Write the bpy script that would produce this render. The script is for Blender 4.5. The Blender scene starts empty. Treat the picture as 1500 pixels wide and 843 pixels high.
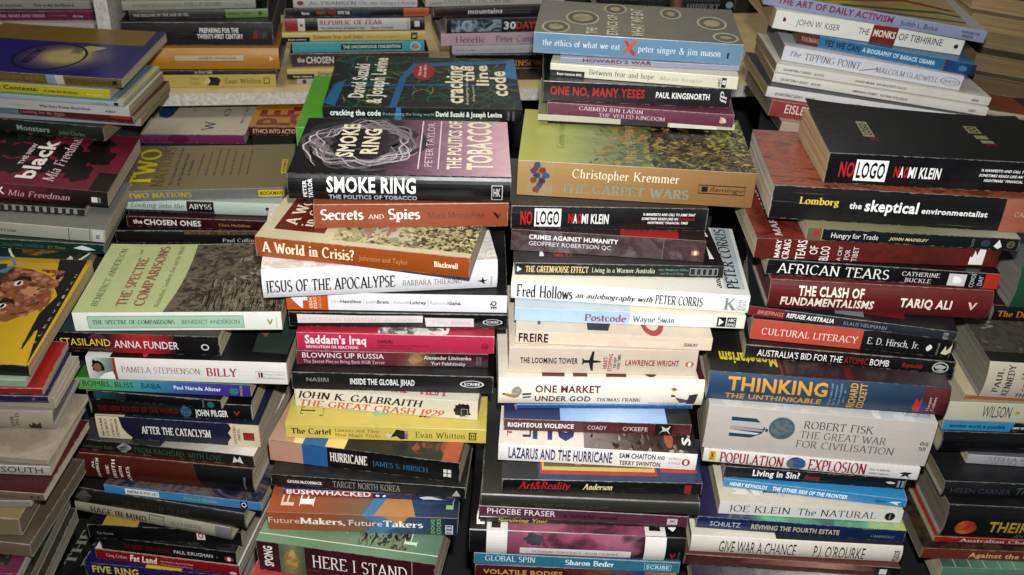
import bpy, bmesh, math, random
from mathutils import Vector, Matrix
SC = bpy.context.scene
COL = SC.collection
rnd = random.Random(7)

# ---------------------------------------------------------------- camera, lamps, exposure
FPX, CX, CY = 1450.0, 750.0, 421.5            # focal length in pixels of the 1500 x 843 photograph
PITCH, ROLL = math.radians(30.7), math.radians(2.4)
CAM = Vector((0, 0, 1.02))
FW = Vector((0, math.cos(PITCH), -math.sin(PITCH)))
R0 = Vector((1, 0, 0)); U0 = Vector((0, math.sin(PITCH), math.cos(PITCH)))
RT = R0 * math.cos(ROLL) + U0 * math.sin(ROLL)
UP = U0 * math.cos(ROLL) - R0 * math.sin(ROLL)
cd = bpy.data.cameras.new("camera"); cam = bpy.data.objects.new("camera", cd); COL.objects.link(cam)
M = Matrix.Identity(4)
for i in range(3):
    M[i][0], M[i][1], M[i][2], M[i][3] = RT[i], UP[i], -FW[i], CAM[i]
cam.matrix_world = M
cd.sensor_width = 22.3; cd.lens = FPX / 1500 * 22.3
cd.clip_start = 0.02; cd.clip_end = 60
cd.dof.use_dof = True; cd.dof.focus_distance = 1.0; cd.dof.aperture_fstop = 6.3
SC.camera = cam

w = bpy.data.worlds.new("World"); SC.world = w; w.use_nodes = True
w.node_tree.nodes["Background"].inputs[0].default_value = (0.93, 0.96, 1.0, 1)
w.node_tree.nodes["Background"].inputs[1].default_value = 0.13
def lamp(name, kind, loc, target, energy, color, **kw):
    ld = bpy.data.lights.new(name, kind); ld.energy = energy; ld.color = color
    for k, v in kw.items(): setattr(ld, k, v)
    o = bpy.data.objects.new(name, ld); COL.objects.link(o); o.location = loc
    o.rotation_euler = (Vector(target) - Vector(loc)).to_track_quat('-Z', 'Y').to_euler()
    return o
# the camera's own flash, just above the lens, aimed a little right of centre
lamp("camera_flash", 'SPOT', CAM + UP * 0.10 + RT * 0.02, CAM + FW * 1.05 + RT * 0.02, 84, (1.0, 1.0, 1.0),
     spot_size=math.radians(100), spot_blend=1.0, shadow_soft_size=0.016)
# the room's ceiling lamp, behind and above the shelves
lamp("ceiling_lamp", 'AREA', (-0.6, 1.2, 2.9), (0, 1.2, 0.5), 20, (1.0, 0.90, 0.72), shape='RECTANGLE', size=1.2, size_y=0.5)
lamp("ceiling_lamp_far", 'AREA', (0.5, 4.6, 2.9), (0.1, 1.1, 0.5), 12, (1.0, 0.96, 0.9), shape='RECTANGLE', size=1.8, size_y=0.35)
SC.view_settings.view_transform = 'Standard'; SC.view_settings.look = 'None'
SC.view_settings.exposure = 0; SC.view_settings.gamma = 1
SC.render.engine = 'CYCLES'
SC.cycles.max_bounces = 5; SC.cycles.diffuse_bounces = 3; SC.cycles.glossy_bounces = 2

# ---------------------------------------------------------------- materials
def lin(h):
    h = h.lstrip('#'); h = ''.join(ch * 2 for ch in h) if len(h) == 3 else h; c = [int(h[i:i + 2], 16) / 255 for i in (0, 2, 4)]
    c = [x / 12.92 if x <= 0.04045 else ((x + 0.055) / 1.055) ** 2.4 for x in c]
    L = 0.25 * c[0] + 0.65 * c[1] + 0.1 * c[2]; f = (L + 0.001) / (L + 0.007) * min(1.0, (L + 0.02) / 0.75) ** 0.20     # the printed colour, without the flash's glare
    return tuple(x * f for x in c) + (1,)
MATS = {}
def nodes(name):
    m = bpy.data.materials.new(name); m.use_nodes = True
    nt = m.node_tree; b = nt.nodes["Principled BSDF"]; b.inputs['Specular IOR Level'].default_value = 0.5
    return m, nt, b
def N(nt, t, **kw):
    n = nt.nodes.new(t)
    for k, v in kw.items():
        if hasattr(n, k): setattr(n, k, v)
        else: n.inputs[k].default_value = v
    return n
def mixc(nt, fac, a, b, mode='MIX'):
    n = nt.nodes.new('ShaderNodeMix'); n.data_type = 'RGBA'; n.blend_type = mode
    for sock, v in ((n.inputs[0], fac), (n.inputs[6], a), (n.inputs[7], b)):
        if isinstance(v, (tuple, float, int)): sock.default_value = v
        else: nt.links.new(v, sock)
    return n.outputs[2]
def math_n(nt, op, a, b=None, c=None):
    n = nt.nodes.new('ShaderNodeMath'); n.operation = op
    for i, v in enumerate((a, b, c)):
        if v is None: continue
        if isinstance(v, (float, int)): n.inputs[i].default_value = v
        else: nt.links.new(v, n.inputs[i])
    return n.outputs[0]
def scuff_bump(nt, b, strength=0.18):
    tc = nt.nodes.new('ShaderNodeTexCoord')
    n1 = N(nt, 'ShaderNodeTexNoise', Scale=38.0, Detail=5.0)
    nt.links.new(tc.outputs['Object'], n1.inputs['Vector'])
    bp = N(nt, 'ShaderNodeBump', Strength=strength, Distance=0.002)
    nt.links.new(n1.outputs[0], bp.inputs['Height']); nt.links.new(bp.outputs[0], b.inputs['Normal'])
    return tc, n1
def card(hexc, rough=0.36, wear=1.0):
    """printed card: slight tone drift, scuffs, paler rubbed edges"""
    key = ('card', hexc, rough, wear)
    if key in MATS: return MATS[key]
    m, nt, b = nodes('printed_card')
    tc, n1 = scuff_bump(nt, b)
    oi = nt.nodes.new('ShaderNodeObjectInfo')
    add = nt.nodes.new('ShaderNodeVectorMath'); add.operation = 'ADD'
    nt.links.new(tc.outputs['Object'], add.inputs[0])
    sc = nt.nodes.new('ShaderNodeVectorMath'); sc.operation = 'SCALE'; sc.inputs[0].default_value = (3, 5, 7)
    nt.links.new(oi.outputs['Random'], sc.inputs['Scale']); nt.links.new(sc.outputs[0], add.inputs[1])
    nt.links.new(add.outputs[0], n1.inputs['Vector'])
    base = lin(hexc)
    lum = 0.3 * base[0] + 0.6 * base[1] + 0.1 * base[2]
    dk = tuple(x * 0.86 for x in base[:3]) + (1,)
    c = mixc(nt, n1.outputs[0], dk, base)
    # dirt blotches
    n2 = N(nt, 'ShaderNodeTexNoise', Scale=14.0, Detail=8.0, Roughness=0.7)
    nt.links.new(add.outputs[0], n2.inputs['Vector'])
    rp = nt.nodes.new('ShaderNodeValToRGB'); rp.color_ramp.elements[0].position = 0.52; rp.color_ramp.elements[1].position = 0.75
    nt.links.new(n2.outputs[0], rp.inputs[0])
    d = math_n(nt, 'MULTIPLY', rp.outputs[0], 0.25 if lum > 0.15 else 0.08)
    c = mixc(nt, d, c, (0.30, 0.26, 0.20, 1) if lum > 0.15 else (0.06, 0.057, 0.052, 1))
    # rubbed edges from the edge-distance uv maps (metres)
    u1 = N(nt, 'ShaderNodeUVMap'); u1.uv_map = 'ea'
    u2 = N(nt, 'ShaderNodeUVMap'); u2.uv_map = 'eb'
    s1 = nt.nodes.new('ShaderNodeSeparateXYZ'); s2 = nt.nodes.new('ShaderNodeSeparateXYZ')
    nt.links.new(u1.outputs[0], s1.inputs[0]); nt.links.new(u2.outputs[0], s2.inputs[0])
    mn = math_n(nt, 'MINIMUM', math_n(nt, 'MINIMUM', s1.outputs[0], s1.outputs[1]), math_n(nt, 'MINIMUM', s2.outputs[0], s2.outputs[1]))
    n3 = N(nt, 'ShaderNodeTexNoise', Scale=160.0, Detail=4.0)
    nt.links.new(add.outputs[0], n3.inputs['Vector'])
    thr = math_n(nt, 'MULTIPLY', math_n(nt, 'POWER', n3.outputs[0], 3.0), 0.0042 * wear)
    e = math_n(nt, 'LESS_THAN', mn, thr)
    e = math_n(nt, 'MULTIPLY', e, 0.30)
    c = mixc(nt, e, c, (0.36, 0.33, 0.28, 1))
    # long reading creases and scratches
    mp = nt.nodes.new('ShaderNodeMapping'); mp.inputs['Scale'].default_value = (7, 420, 1)
    nt.links.new(u1.outputs[0], mp.inputs[0]); off = nt.nodes.new('ShaderNodeCombineXYZ')
    nt.links.new(math_n(nt, 'MULTIPLY', oi.outputs['Random'], 90.0), off.inputs[0]); nt.links.new(off.outputs[0], mp.inputs['Location'])
    n4 = N(nt, 'ShaderNodeTexNoise', Scale=1.0, Detail=3.0, Roughness=0.6); nt.links.new(mp.outputs[0], n4.inputs['Vector'])
    cr = math_n(nt, 'MULTIPLY', math_n(nt, 'GREATER_THAN', n4.outputs[0], 0.70), 0.22)
    c = mixc(nt, cr, c, (0.34, 0.32, 0.28, 1))
    nt.links.new(c, b.inputs['Base Color'])
    rr = math_n(nt, 'ADD', math_n(nt, 'MULTIPLY', n2.outputs[0], 0.30), rough - 0.22)
    rr = math_n(nt, 'ADD', rr, math_n(nt, 'MULTIPLY', math_n(nt, 'FRACT', math_n(nt, 'MULTIPLY', oi.outputs['Random'], 7.3)), 0.20))
    nt.links.new(rr, b.inputs['Roughness'])
    MATS[key] = m; return m
def ink(hexc, rough=0.36):
    key = ('ink', hexc, rough)
    if key in MATS: return MATS[key]
    m, nt, b = nodes('printing_ink')
    tc, n1 = scuff_bump(nt, b)
    base = lin(hexc)
    n2 = N(nt, 'ShaderNodeTexNoise', Scale=60.0, Detail=6.0)
    nt.links.new(tc.outputs['Object'], n2.inputs['Vector'])
    c = mixc(nt, n2.outputs[0], tuple(x * 0.78 for x in base[:3]) + (1,), base)
    nt.links.new(c, b.inputs['Base Color']); b.inputs['Roughness'].default_value = rough
    MATS[key] = m; return m
def picture(cols, scale=30.0, dist=1.5, stretch=(1, 1, 1), seed=0.0, soft=True):
    key = ('pic', tuple(cols), scale, dist, stretch, seed, soft)
    if key in MATS: return MATS[key]
    m, nt, b = nodes('printed_picture')
    tc, n1 = scuff_bump(nt, b)
    mp = nt.nodes.new('ShaderNodeMapping'); mp.inputs['Scale'].default_value = stretch; mp.inputs['Location'].default_value = (seed, seed * 2, 0)
    nt.links.new(tc.outputs['Object'], mp.inputs[0])
    n = N(nt, 'ShaderNodeTexNoise', Scale=scale, Detail=7.0, Roughness=0.62, Distortion=dist)
    nt.links.new(mp.outputs[0], n.inputs['Vector'])
    rp = nt.nodes.new('ShaderNodeValToRGB'); cr = rp.color_ramp
    cr.interpolation = 'LINEAR' if soft else 'CONSTANT'
    k = len(cols)
    cr.elements[0].position = 0.30; cr.elements[0].color = lin(cols[0])
    cr.elements[1].position = 0.70; cr.elements[1].color = lin(cols[-1])
    for i in range(1, k - 1):
        e = cr.elements.new(0.30 + 0.40 * i / (k - 1)); e.color = lin(cols[i])
    nt.links.new(n.outputs[0], rp.inputs[0]); nt.links.new(rp.outputs[0], b.inputs['Base Color'])
    b.inputs['Roughness'].default_value = 0.4
    MATS[key] = m; return m
def gradient(cols, noise=0.12, axis=0):
    key = ('grad', tuple(cols), noise, axis)
    if key in MATS: return MATS[key]
    m, nt, b = nodes('printed_gradient')
    tc, n1 = scuff_bump(nt, b)
    s = nt.nodes.new('ShaderNodeSeparateXYZ'); uv = N(nt, 'ShaderNodeUVMap'); uv.uv_map = 'g'
    nt.links.new(uv.outputs[0], s.inputs[0])
    n = N(nt, 'ShaderNodeTexNoise', Scale=45.0, Detail=6.0, Distortion=1.0); nt.links.new(tc.outputs['Object'], n.inputs['Vector'])
    f = math_n(nt, 'ADD', s.outputs[axis], math_n(nt, 'MULTIPLY', math_n(nt, 'SUBTRACT', n.outputs[0], 0.5), noise))
    rp = nt.nodes.new('ShaderNodeValToRGB'); cr = rp.color_ramp; k = len(cols)
    cr.elements[0].position = 0; cr.elements[0].color = lin(cols[0]); cr.elements[1].position = 1; cr.elements[1].color = lin(cols[-1])
    for i in range(1, k - 1):
        e = cr.elements.new(i / (k - 1)); e.color = lin(cols[i])
    nt.links.new(f, rp.inputs[0]); nt.links.new(rp.outputs[0], b.inputs['Base Color']); b.inputs['Roughness'].default_value = 0.4
    MATS[key] = m; return m
def pages(hexc):
    key = ('pages', hexc)
    if key in MATS: return MATS[key]
    m, nt, b = nodes('page_edges')
    tc = nt.nodes.new('ShaderNodeTexCoord'); oi = nt.nodes.new('ShaderNodeObjectInfo')
    mp = nt.nodes.new('ShaderNodeMapping'); mp.inputs['Scale'].default_value = (7, 7, 900)
    nt.links.new(tc.outputs['Object'], mp.inputs[0])
    cmb = nt.nodes.new('ShaderNodeCombineXYZ'); nt.links.new(math_n(nt, 'MULTIPLY', oi.outputs['Random'], 50.0), cmb.inputs[2])
    nt.links.new(cmb.outputs[0], mp.inputs['Location'])
    n = N(nt, 'ShaderNodeTexNoise', Scale=1.0, Detail=6.0, Roughness=0.75); nt.links.new(mp.outputs[0], n.inputs['Vector'])
    n2 = N(nt, 'ShaderNodeTexNoise', Scale=22.0, Detail=5.0); nt.links.new(tc.outputs['Object'], n2.inputs['Vector'])
    base = lin(hexc)
    ctr = N(nt, 'ShaderNodeMapRange'); nt.links.new(n.outputs[0], ctr.inputs[0]); ctr.inputs[1].default_value = .34; ctr.inputs[2].default_value = .64
    c = mixc(nt, ctr.outputs[0], tuple(x * 0.42 for x in base[:3]) + (1,), tuple(min(1, x * 1.25) for x in base[:3]) + (1,))
    c = mixc(nt, math_n(nt, 'MULTIPLY', n2.outputs[0], 0.45), c, (base[0] * 0.7, base[1] * 0.55, base[2] * 0.36, 1))
    nt.links.new(c, b.inputs['Base Color']); b.inputs['Roughness'].default_value = 0.85
    bp = N(nt, 'ShaderNodeBump', Strength=0.6, Distance=0.0006); nt.links.new(n.outputs[0], bp.inputs['Height']); nt.links.new(bp.outputs[0], b.inputs['Normal'])
    MATS[key] = m; return m

# ---------------------------------------------------------------- a small serif alphabet drawn with a broad nib
# glyph = (advance, [stroke, ...]); stroke = (serif_at_start, serif_at_end, points and arcs (cx, cy, rx, ry, deg0, deg1))
X = 0.66
GL = {
'A': (.92, [(1, 0, [(.1, 0), (.46, 1)]), (0, 1, [(.46, 1), (.83, 0)]), (0, 0, [(.25, .34), (.68, .34)])]),
'B': (.78, [(1, 1, [(.17, 0), (.17, 1)]), (0, 0, [(.17, .98), (.38, .75, .24, .23, 90, -90), (.17, .52)]), (0, 0, [(.17, .52), (.4, .27, .28, .25, 90, -90), (.17, .02)])]),
'C': (.84, [(0, 0, [(.46, .5, .37, .49, 42, 318)])]),
'D': (.9, [(1, 1, [(.17, 0), (.17, 1)]), (0, 0, [(.17, .98), (.38, .5, .42, .48, 90, -90), (.17, .02)])]),
'E': (.74, [(1, 1, [(.17, 0), (.17, 1)]), (0, 0, [(.17, .97), (.65, .97), (.65, .82)]), (0, 0, [(.17, .52), (.52, .52)]), (0, 0, [(.17, .03), (.68, .03), (.68, .2)])]),
'F': (.7, [(1, 1, [(.17, 0), (.17, 1)]), (0, 0, [(.17, .97), (.64, .97), (.64, .82)]), (0, 0, [(.17, .5), (.52, .5)])]),
'G': (.92, [(0, 0, [(.46, .5, .37, .49, 42, 300), (.76, .1), (.76, .42)]), (0, 0, [(.6, .42), (.88, .42)])]),
'H': (.94, [(1, 1, [(.18, 0), (.18, 1)]), (1, 1, [(.76, 0), (.76, 1)]), (0, 0, [(.18, .52), (.76, .52)])]),
'I': (.4, [(1, 1, [(.2, 0), (.2, 1)])]),
'J': (.46, [(0, 1, [(.08, -.1), (.14, .06, .14, .16, -90, 0), (.28, 1)])]),
'K': (.9, [(1, 1, [(.17, 0), (.17, 1)]), (1, 0, [(.72, 1), (.2, .48)]), (0, 1, [(.36, .6), (.8, 0)])]),
'L': (.7, [(1, 1, [(.17, 0), (.17, 1)]), (0, 0, [(.17, .03), (.64, .03), (.64, .22)])]),
'M': (1.1, [(1, 1, [(.14, 0), (.16, 1)]), (0, 0, [(.18, 1), (.54, .08)]), (0, 0, [(.54, .05), (.92, 1)]), (1, 1, [(.94, 0), (.92, 1)])]),
'N': (.92, [(1, 1, [(.17, 0), (.17, 1)]), (0, 0, [(.15, 1), (.76, 0)]), (0, 1, [(.76, 0), (.76, 1)])]),
'O': (.94, [(0, 0, [(.47, .5, .38, .49, 90, 450)])]),
'P': (.72, [(1, 1, [(.17, 0), (.17, 1)]), (0, 0, [(.17, .98), (.38, .73, .27, .25, 90, -90), (.17, .48)])]),
'Q': (.94, [(0, 0, [(.47, .5, .38, .49, 90, 450)]), (0, 0, [(.5, .1), (.86, -.2)])]),
'R': (.82, [(1, 1, [(.17, 0), (.17, 1)]), (0, 0, [(.17, .98), (.38, .74, .25, .24, 90, -90), (.17, .5)]), (0, 1, [(.4, .5), (.72, 0)])]),
'S': (.66, [(0, 0, [(.33, .745, .22, .235, 35, 250), (.35, .26, .24, .25, 75, -145)])]),
'T': (.8, [(1, 0, [(.4, 0), (.4, 1)]), (0, 0, [(.07, .8), (.07, .97), (.73, .97), (.73, .8)])]),
'U': (.9, [(1, 0, [(.19, 1), (.19, .35), (.46, .33, .27, .32, 180, 360), (.73, 1)]), (0, 1, [(.73, .9), (.73, 1)])]),
'V': (.88, [(1, 0, [(.1, 1), (.45, 0)]), (0, 1, [(.45, 0), (.8, 1)])]),
'W': (1.24, [(1, 0, [(.1, 1), (.38, 0)]), (0, 0, [(.38, 0), (.62, .9)]), (0, 0, [(.62, .9), (.88, 0)]), (0, 1, [(.88, 0), (1.14, 1)])]),
'X': (.86, [(1, 1, [(.12, 1), (.74, 0)]), (1, 1, [(.1, 0), (.74, 1)])]),
'Y': (.84, [(1, 0, [(.1, 1), (.42, .48)]), (0, 1, [(.42, .48), (.74, 1)]), (0, 1, [(.42, .5), (.42, 0)])]),
'Z': (.78, [(0, 0, [(.12, .8), (.12, .97), (.66, .97), (.1, .03), (.68, .03), (.68, .2)])]),
'a': (.58, [(0, 0, [(.28, .5, .16, .15, 160, 0), (.44, .08), (.56, .02)]), (0, 0, [(.44, .38), (.27, .19, .18, .18, 90, 290), (.44, .12)])]),
'b': (.64, [(0, 1, [(.15, 0), (.15, 1)]), (0, 0, [(.15, .45), (.35, .32, .2, .32, 130, -150)])]),
'c': (.54, [(0, 0, [(.32, .33, .23, .32, 45, 315)])]),
'd': (.64, [(1, 1, [(.49, 0), (.49, 1)]), (0, 0, [(.49, .45), (.3, .32, .2, .32, 50, 330)])]),
'e': (.56, [(0, 0, [(.09, .37), (.49, .37), (.29, .36, .2, .29, 5, 180), (.3, .32, .21, .31, 180, 315)])]),
'f': (.4, [(1, 0, [(.17, 0), (.17, .8), (.32, .82, .15, .17, 180, 60)]), (0, 0, [(.04, .64), (.36, .64)])]),
'g': (.6, [(0, 0, [(.27, .43, .17, .21, 90, 450)]), (0, 0, [(.2, .24), (.12, .12), (.45, .02), (.28, -.14, .2, .14, 45, -225), (.2, .03)]), (0, 0, [(.4, .6), (.56, .64)])]),
'h': (.66, [(1, 1, [(.16, 0), (.16, 1)]), (0, 1, [(.16, .45), (.33, .46, .17, .18, 140, 0), (.5, 0)])]),
'i': (.34, [(1, 1, [(.17, 0), (.17, X)]), (0, 0, [(.17, .84), (.17, .96)])]),
'j': (.34, [(0, 1, [(.02, -.24), (.06, -.1, .12, .14, -90, 0), (.18, X)]), (0, 0, [(.18, .84), (.18, .96)])]),
'k': (.64, [(1, 1, [(.16, 0), (.16, 1)]), (1, 0, [(.5, .64), (.18, .3)]), (0, 1, [(.28, .4), (.55, 0)])]),
'l': (.34, [(1, 1, [(.17, 0), (.17, 1)])]),
'm': (1.0, [(1, 1, [(.16, 0), (.16, X)]), (0, 1, [(.16, .45), (.33, .46, .17, .18, 140, 0), (.5, 0)]), (0, 1, [(.5, .45), (.67, .46, .17, .18, 140, 0), (.84, 0)])]),
'n': (.66, [(1, 1, [(.16, 0), (.16, X)]), (0, 1, [(.16, .45), (.33, .46, .17, .18, 140, 0), (.5, 0)])]),
'o': (.6, [(0, 0, [(.3, .33, .22, .32, 90, 450)])]),
'p': (.64, [(1, 1, [(.15, -.3), (.15, X)]), (0, 0, [(.15, .45), (.35, .32, .2, .32, 130, -150)])]),
'q': (.64, [(1, 0, [(.49, -.3), (.49, X)]), (0, 0, [(.49, .45), (.3, .32, .2, .32, 50, 330)])]),
'r': (.5, [(1, 1, [(.16, 0), (.16, X)]), (0, 0, [(.16, .42), (.3, .5), (.44, .62)]), (0, 0, [(.38, .6), (.46, .56)])]),
's': (.46, [(0, 0, [(.23, .49, .14, .15, 35, 250), (.24, .17, .15, .17, 75, -145)])]),
't': (.4, [(0, 0, [(.18, .86), (.18, .14), (.29, .14, .11, .13, 180, 310)]), (0, 0, [(.04, .64), (.36, .64)])]),
'u': (.66, [(0, 0, [(.14, .64), (.14, .2), (.31, .2, .17, .18, 180, 320)]), (1, 1, [(.48, X), (.48, 0)])]),
'v': (.6, [(1, 0, [(.07, X), (.3, 0)]), (0, 1, [(.3, 0), (.53, X)])]),
'w': (.88, [(1, 0, [(.07, X), (.27, 0)]), (0, 0, [(.27, 0), (.44, .6)]), (0, 0, [(.44, .6), (.62, 0)]), (0, 1, [(.62, 0), (.81, X)])]),
'x': (.6, [(1, 1, [(.08, X), (.52, 0)]), (1, 1, [(.08, 0), (.5, X)])]),
'y': (.6, [(1, 0, [(.07, X), (.31, 0)]), (0, 1, [(.12, -.28), (.22, -.2), (.53, X)])]),
'z': (.54, [(0, 0, [(.09, .5), (.09, .63), (.46, .63), (.07, .03), (.48, .03), (.48, .15)])]),
'0': (.64, [(0, 0, [(.32, .5, .23, .48, 90, 450)])]), '1': (.46, [(1, 0, [(.25, 0), (.25, 1), (.1, .86)])]),
'2': (.62, [(0, 0, [(.3, .72, .2, .26, 160, -20), (.08, .04), (.54, .04), (.54, .18)])]),
'4': (.64, [(1, 0, [(.44, 0), (.44, 1), (.06, .3), (.6, .3)])]),
'6': (.62, [(0, 0, [(.5, .95), (.3, .32, .22, .3, 160, 510)])]),
'9': (.62, [(0, 0, [(.1, .05), (.32, .68, .22, .3, -20, 330)])]),
'&': (.96, [(0, 0, [(.86, .5), (.36, .22, .26, .22, -40, -210), (.52, .78), (.38, .82, .15, .16, 0, 180), (.8, 0)])]),
'?': (.5, [(0, 0, [(.24, .78, .17, .2, 170, -60), (.24, .45), (.24, .3)]), (0, 0, [(.24, .02), (.24, .12)])]),
'.': (.28, [(0, 0, [(.14, 0), (.14, .12)])]), ',': (.28, [(0, 0, [(.15, .1), (.08, -.14)])]),
':': (.3, [(0, 0, [(.15, 0), (.15, .12)]), (0, 0, [(.15, .45), (.15, .57)])]),
"'": (.24, [(0, 0, [(.13, 1), (.1, .76)])]), '-': (.4, [(0, 0, [(.06, .32), (.34, .32)])]), ' ': (.42, []),
}
def nib_text(s, bold, italic=False):
    V, F = [], []; x0 = 0.0
    for ch in s:
        adv, strokes = GL.get(ch) or GL.get(ch.upper()) or GL['-']
        for si, (s0, s1, items) in enumerate(strokes):
            pts = []
            for it in items:
                if len(it) == 2: pts.append(it)
                else:
                    cx, cy, rx, ry, a0, a1 = it; n = max(3, int(abs(a1 - a0) / 24))
                    for k in range(n + 1):
                        a = math.radians(a0 + (a1 - a0) * k / n); pts.append((cx + rx * math.cos(a), cy + ry * math.sin(a)))
            th = .105 if bold else .062; tn = .034 if bold else .024
            base = len(V); L = si * 0.00002; n = len(pts)
            for k, (px, py) in enumerate(pts):
                a = pts[max(0, k - 1)]; b = pts[min(n - 1, k + 1)]
                dx, dy = b[0] - a[0], b[1] - a[1]; d = math.hypot(dx, dy) or 1; dx /= d; dy /= d
                wd = tn + (th - tn) * abs(dy * math.cos(.32) - dx * math.sin(.32)) ** 1.5
                V.append((x0 + px - dy * wd, py + dx * wd, L)); V.append((x0 + px + dy * wd, py - dx * wd, L))
                if k: q = base + 2 * k; F.append((q - 2, q - 1, q + 1, q))
            for flag, p, o in ((s0, pts[0], pts[min(1, n - 1)]), (s1, pts[-1], pts[max(0, n - 2)])):
                if not flag: continue
                sg = 1 if o[1] > p[1] else -1; sw = (.17 if bold else .13) if p[1] != X else .1; sh = .055 if bold else .04
                bq = len(V); y1, y2 = sorted((p[1], p[1] + sg * sh)); lw = L + 0.00004
                V += [(x0 + p[0] - sw, y1, lw), (x0 + p[0] + sw, y1, lw), (x0 + p[0] + sw, y2, lw), (x0 + p[0] - sw, y2, lw)]
                F.append((bq, bq + 1, bq + 2, bq + 3))
        x0 += adv + (.03 if bold else .02)
    return V, F, 1.0
TCACHE = {}
def sans_text(s, bold):
    cu = bpy.data.curves.new('t', 'FONT'); cu.body = s; cu.size = 1; cu.resolution_u = 2
    if bold: cu.offset = 0.028; cu.space_character = 1.07
    ob = bpy.data.objects.new('t', cu); me = bpy.data.meshes.new_from_object(ob)
    V = [(v.co.x, v.co.y, 0.0) for v in me.vertices]; F = [tuple(p.vertices) for p in me.polygons]
    bpy.data.objects.remove(ob); bpy.data.meshes.remove(me); bpy.data.curves.remove(cu)
    return V, F, 0.70
def text_geo(s, style):
    key = (s, style)
    if key not in TCACHE:
        if style[0] in 'rR': V, F, cap = nib_text(s, style[0] == 'R')
        else: V, F, cap = sans_text(s, style[0] == 'b')
        if 'i' in style: V = [(x + y * 0.25, y, z) for x, y, z in V]
        xs = [v[0] for v in V]; a, b_ = min(xs), max(xs)
        V = [((x - a) / (b_ - a), y / cap, z) for x, y, z in V]      # x 0..1, y 0 baseline .. 1 cap height
        TCACHE[key] = (V, F)
    return TCACHE[key]

# ---------------------------------------------------------------- print operations (coordinates: crop pixels on a spine, thousandths of the width on a front cover; v = 0..1)
def t(s, x0, x1, v0, v1, col, st='b', rot=0): return ('t', s, x0, x1, v0, v1, col, st, rot)
def r(x0, x1, v0=0, v1=1, col='#FFFFFF'): return ('p', [(x0, v0), (x1, v0), (x1, v1), (x0, v1)], ('ink', col))
def A(x0, x1, v0, v1, cols, scale=30., dist=1.5, seed=0.0, st=(1, 1, 1), soft=True): return ('p', [(x0, v0), (x1, v0), (x1, v1), (x0, v1)], ('pic', cols, scale, dist, st, seed, soft))
def G(x0, x1, v0, v1, cols, noise=.12, axis=0): return ('p', [(x0, v0), (x1, v0), (x1, v1), (x0, v1)], ('grad', cols, noise, axis))
def P(pts, col): return ('p', pts, ('ink', col))
def E(x0, x1, v0, v1, col, n=20, cols=None):
    pts = [((x0 + x1) / 2 + (x1 - x0) / 2 * math.cos(2 * math.pi * k / n), (v0 + v1) / 2 + (v1 - v0) / 2 * math.sin(2 * math.pi * k / n)) for k in range(n)]
    return ('p', pts, ('pic', cols, 60., 1., (1, 1, 1), 0., True) if cols else ('ink', col))
def O(x0, x1, v0, v1, col, w=.06): return ('o', x0, x1, v0, v1, col, w)
def RG(x0, x1, v0, v1, col, k=.75): return ('ring', x0, x1, v0, v1, col, k)
def blob(x0, x1, v0, v1, col, seed=1, n=18, amp=.35):
    q = random.Random(seed); pts = []
    for k in range(n):
        a = 2 * math.pi * k / n; f = 1 - amp * q.random()
        pts.append(((x0 + x1) / 2 + (x1 - x0) / 2 * f * math.cos(a), (v0 + v1) / 2 + (v1 - v0) / 2 * f * math.sin(a)))
    return ('p', pts, ('ink', col) if isinstance(col, str) else ('pic', col, 60., 1., (1, 1, 1), 0., True))

def daubs(x0, x1, v0, v1, n, cols, seed=1, sx=60, sv=.12, ang=.6):
    """a picture put together from many small brush marks, one mesh for each colour"""
    q = random.Random(seed); out = []
    for ci, c in enumerate(cols):
        V, F = [], []
        for k in range(n // len(cols)):
            cx, cv = q.uniform(x0, x1), q.uniform(v0, v1); a = q.uniform(-ang, ang); w_, h_ = sx * q.uniform(.25, 1), sv * q.uniform(.25, 1); m = len(V); z = (k % 7) * .000002
            for j in range(7):
                t_ = 2 * math.pi * j / 7; f = q.uniform(.6, 1.1); px, pv = math.cos(t_) * f * .5, math.sin(t_) * f * .5
                V.append((min(x1, max(x0, cx + w_ * (px + a * pv))), min(v1, max(v0, cv + h_ * (pv + a * px * .6))), z))
            F.append(tuple(range(m, m + 7)))
        out.append(('m', V, F, ('ink', c), 'printed_picture'))
    return out
def scribble(x0, x1, v0, v1, n, col, seed=1, ln=140, wd=5, curl=.8):
    q = random.Random(seed); V, F = [], []
    for k in range(n):
        x, v = q.uniform(x0, x1), q.uniform(v0, v1); a = q.uniform(0, 6.28); m = len(V); st = 9; z = (k % 9) * .000002; da = q.uniform(-curl, curl)
        for j in range(st):
            a += da * .5 + q.uniform(-.25, .25) * curl; dx, dv = math.cos(a), math.sin(a)
            wj = wd * (1 - abs(2 * j / (st - 1) - 1) * .7) * .5
            for s_ in (1, -1): V.append((min(x1, max(x0, x - dv * wj * s_)), min(v1, max(v0, v + dx * wj * s_ / 640)), z))
            x += dx * ln / st; v += dv * ln / st / 640
            if j: e = m + 2 * j; F.append((e - 2, e - 1, e + 1, e))
    return [('m', V, F, ('ink', col), 'printed_picture')]
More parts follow.
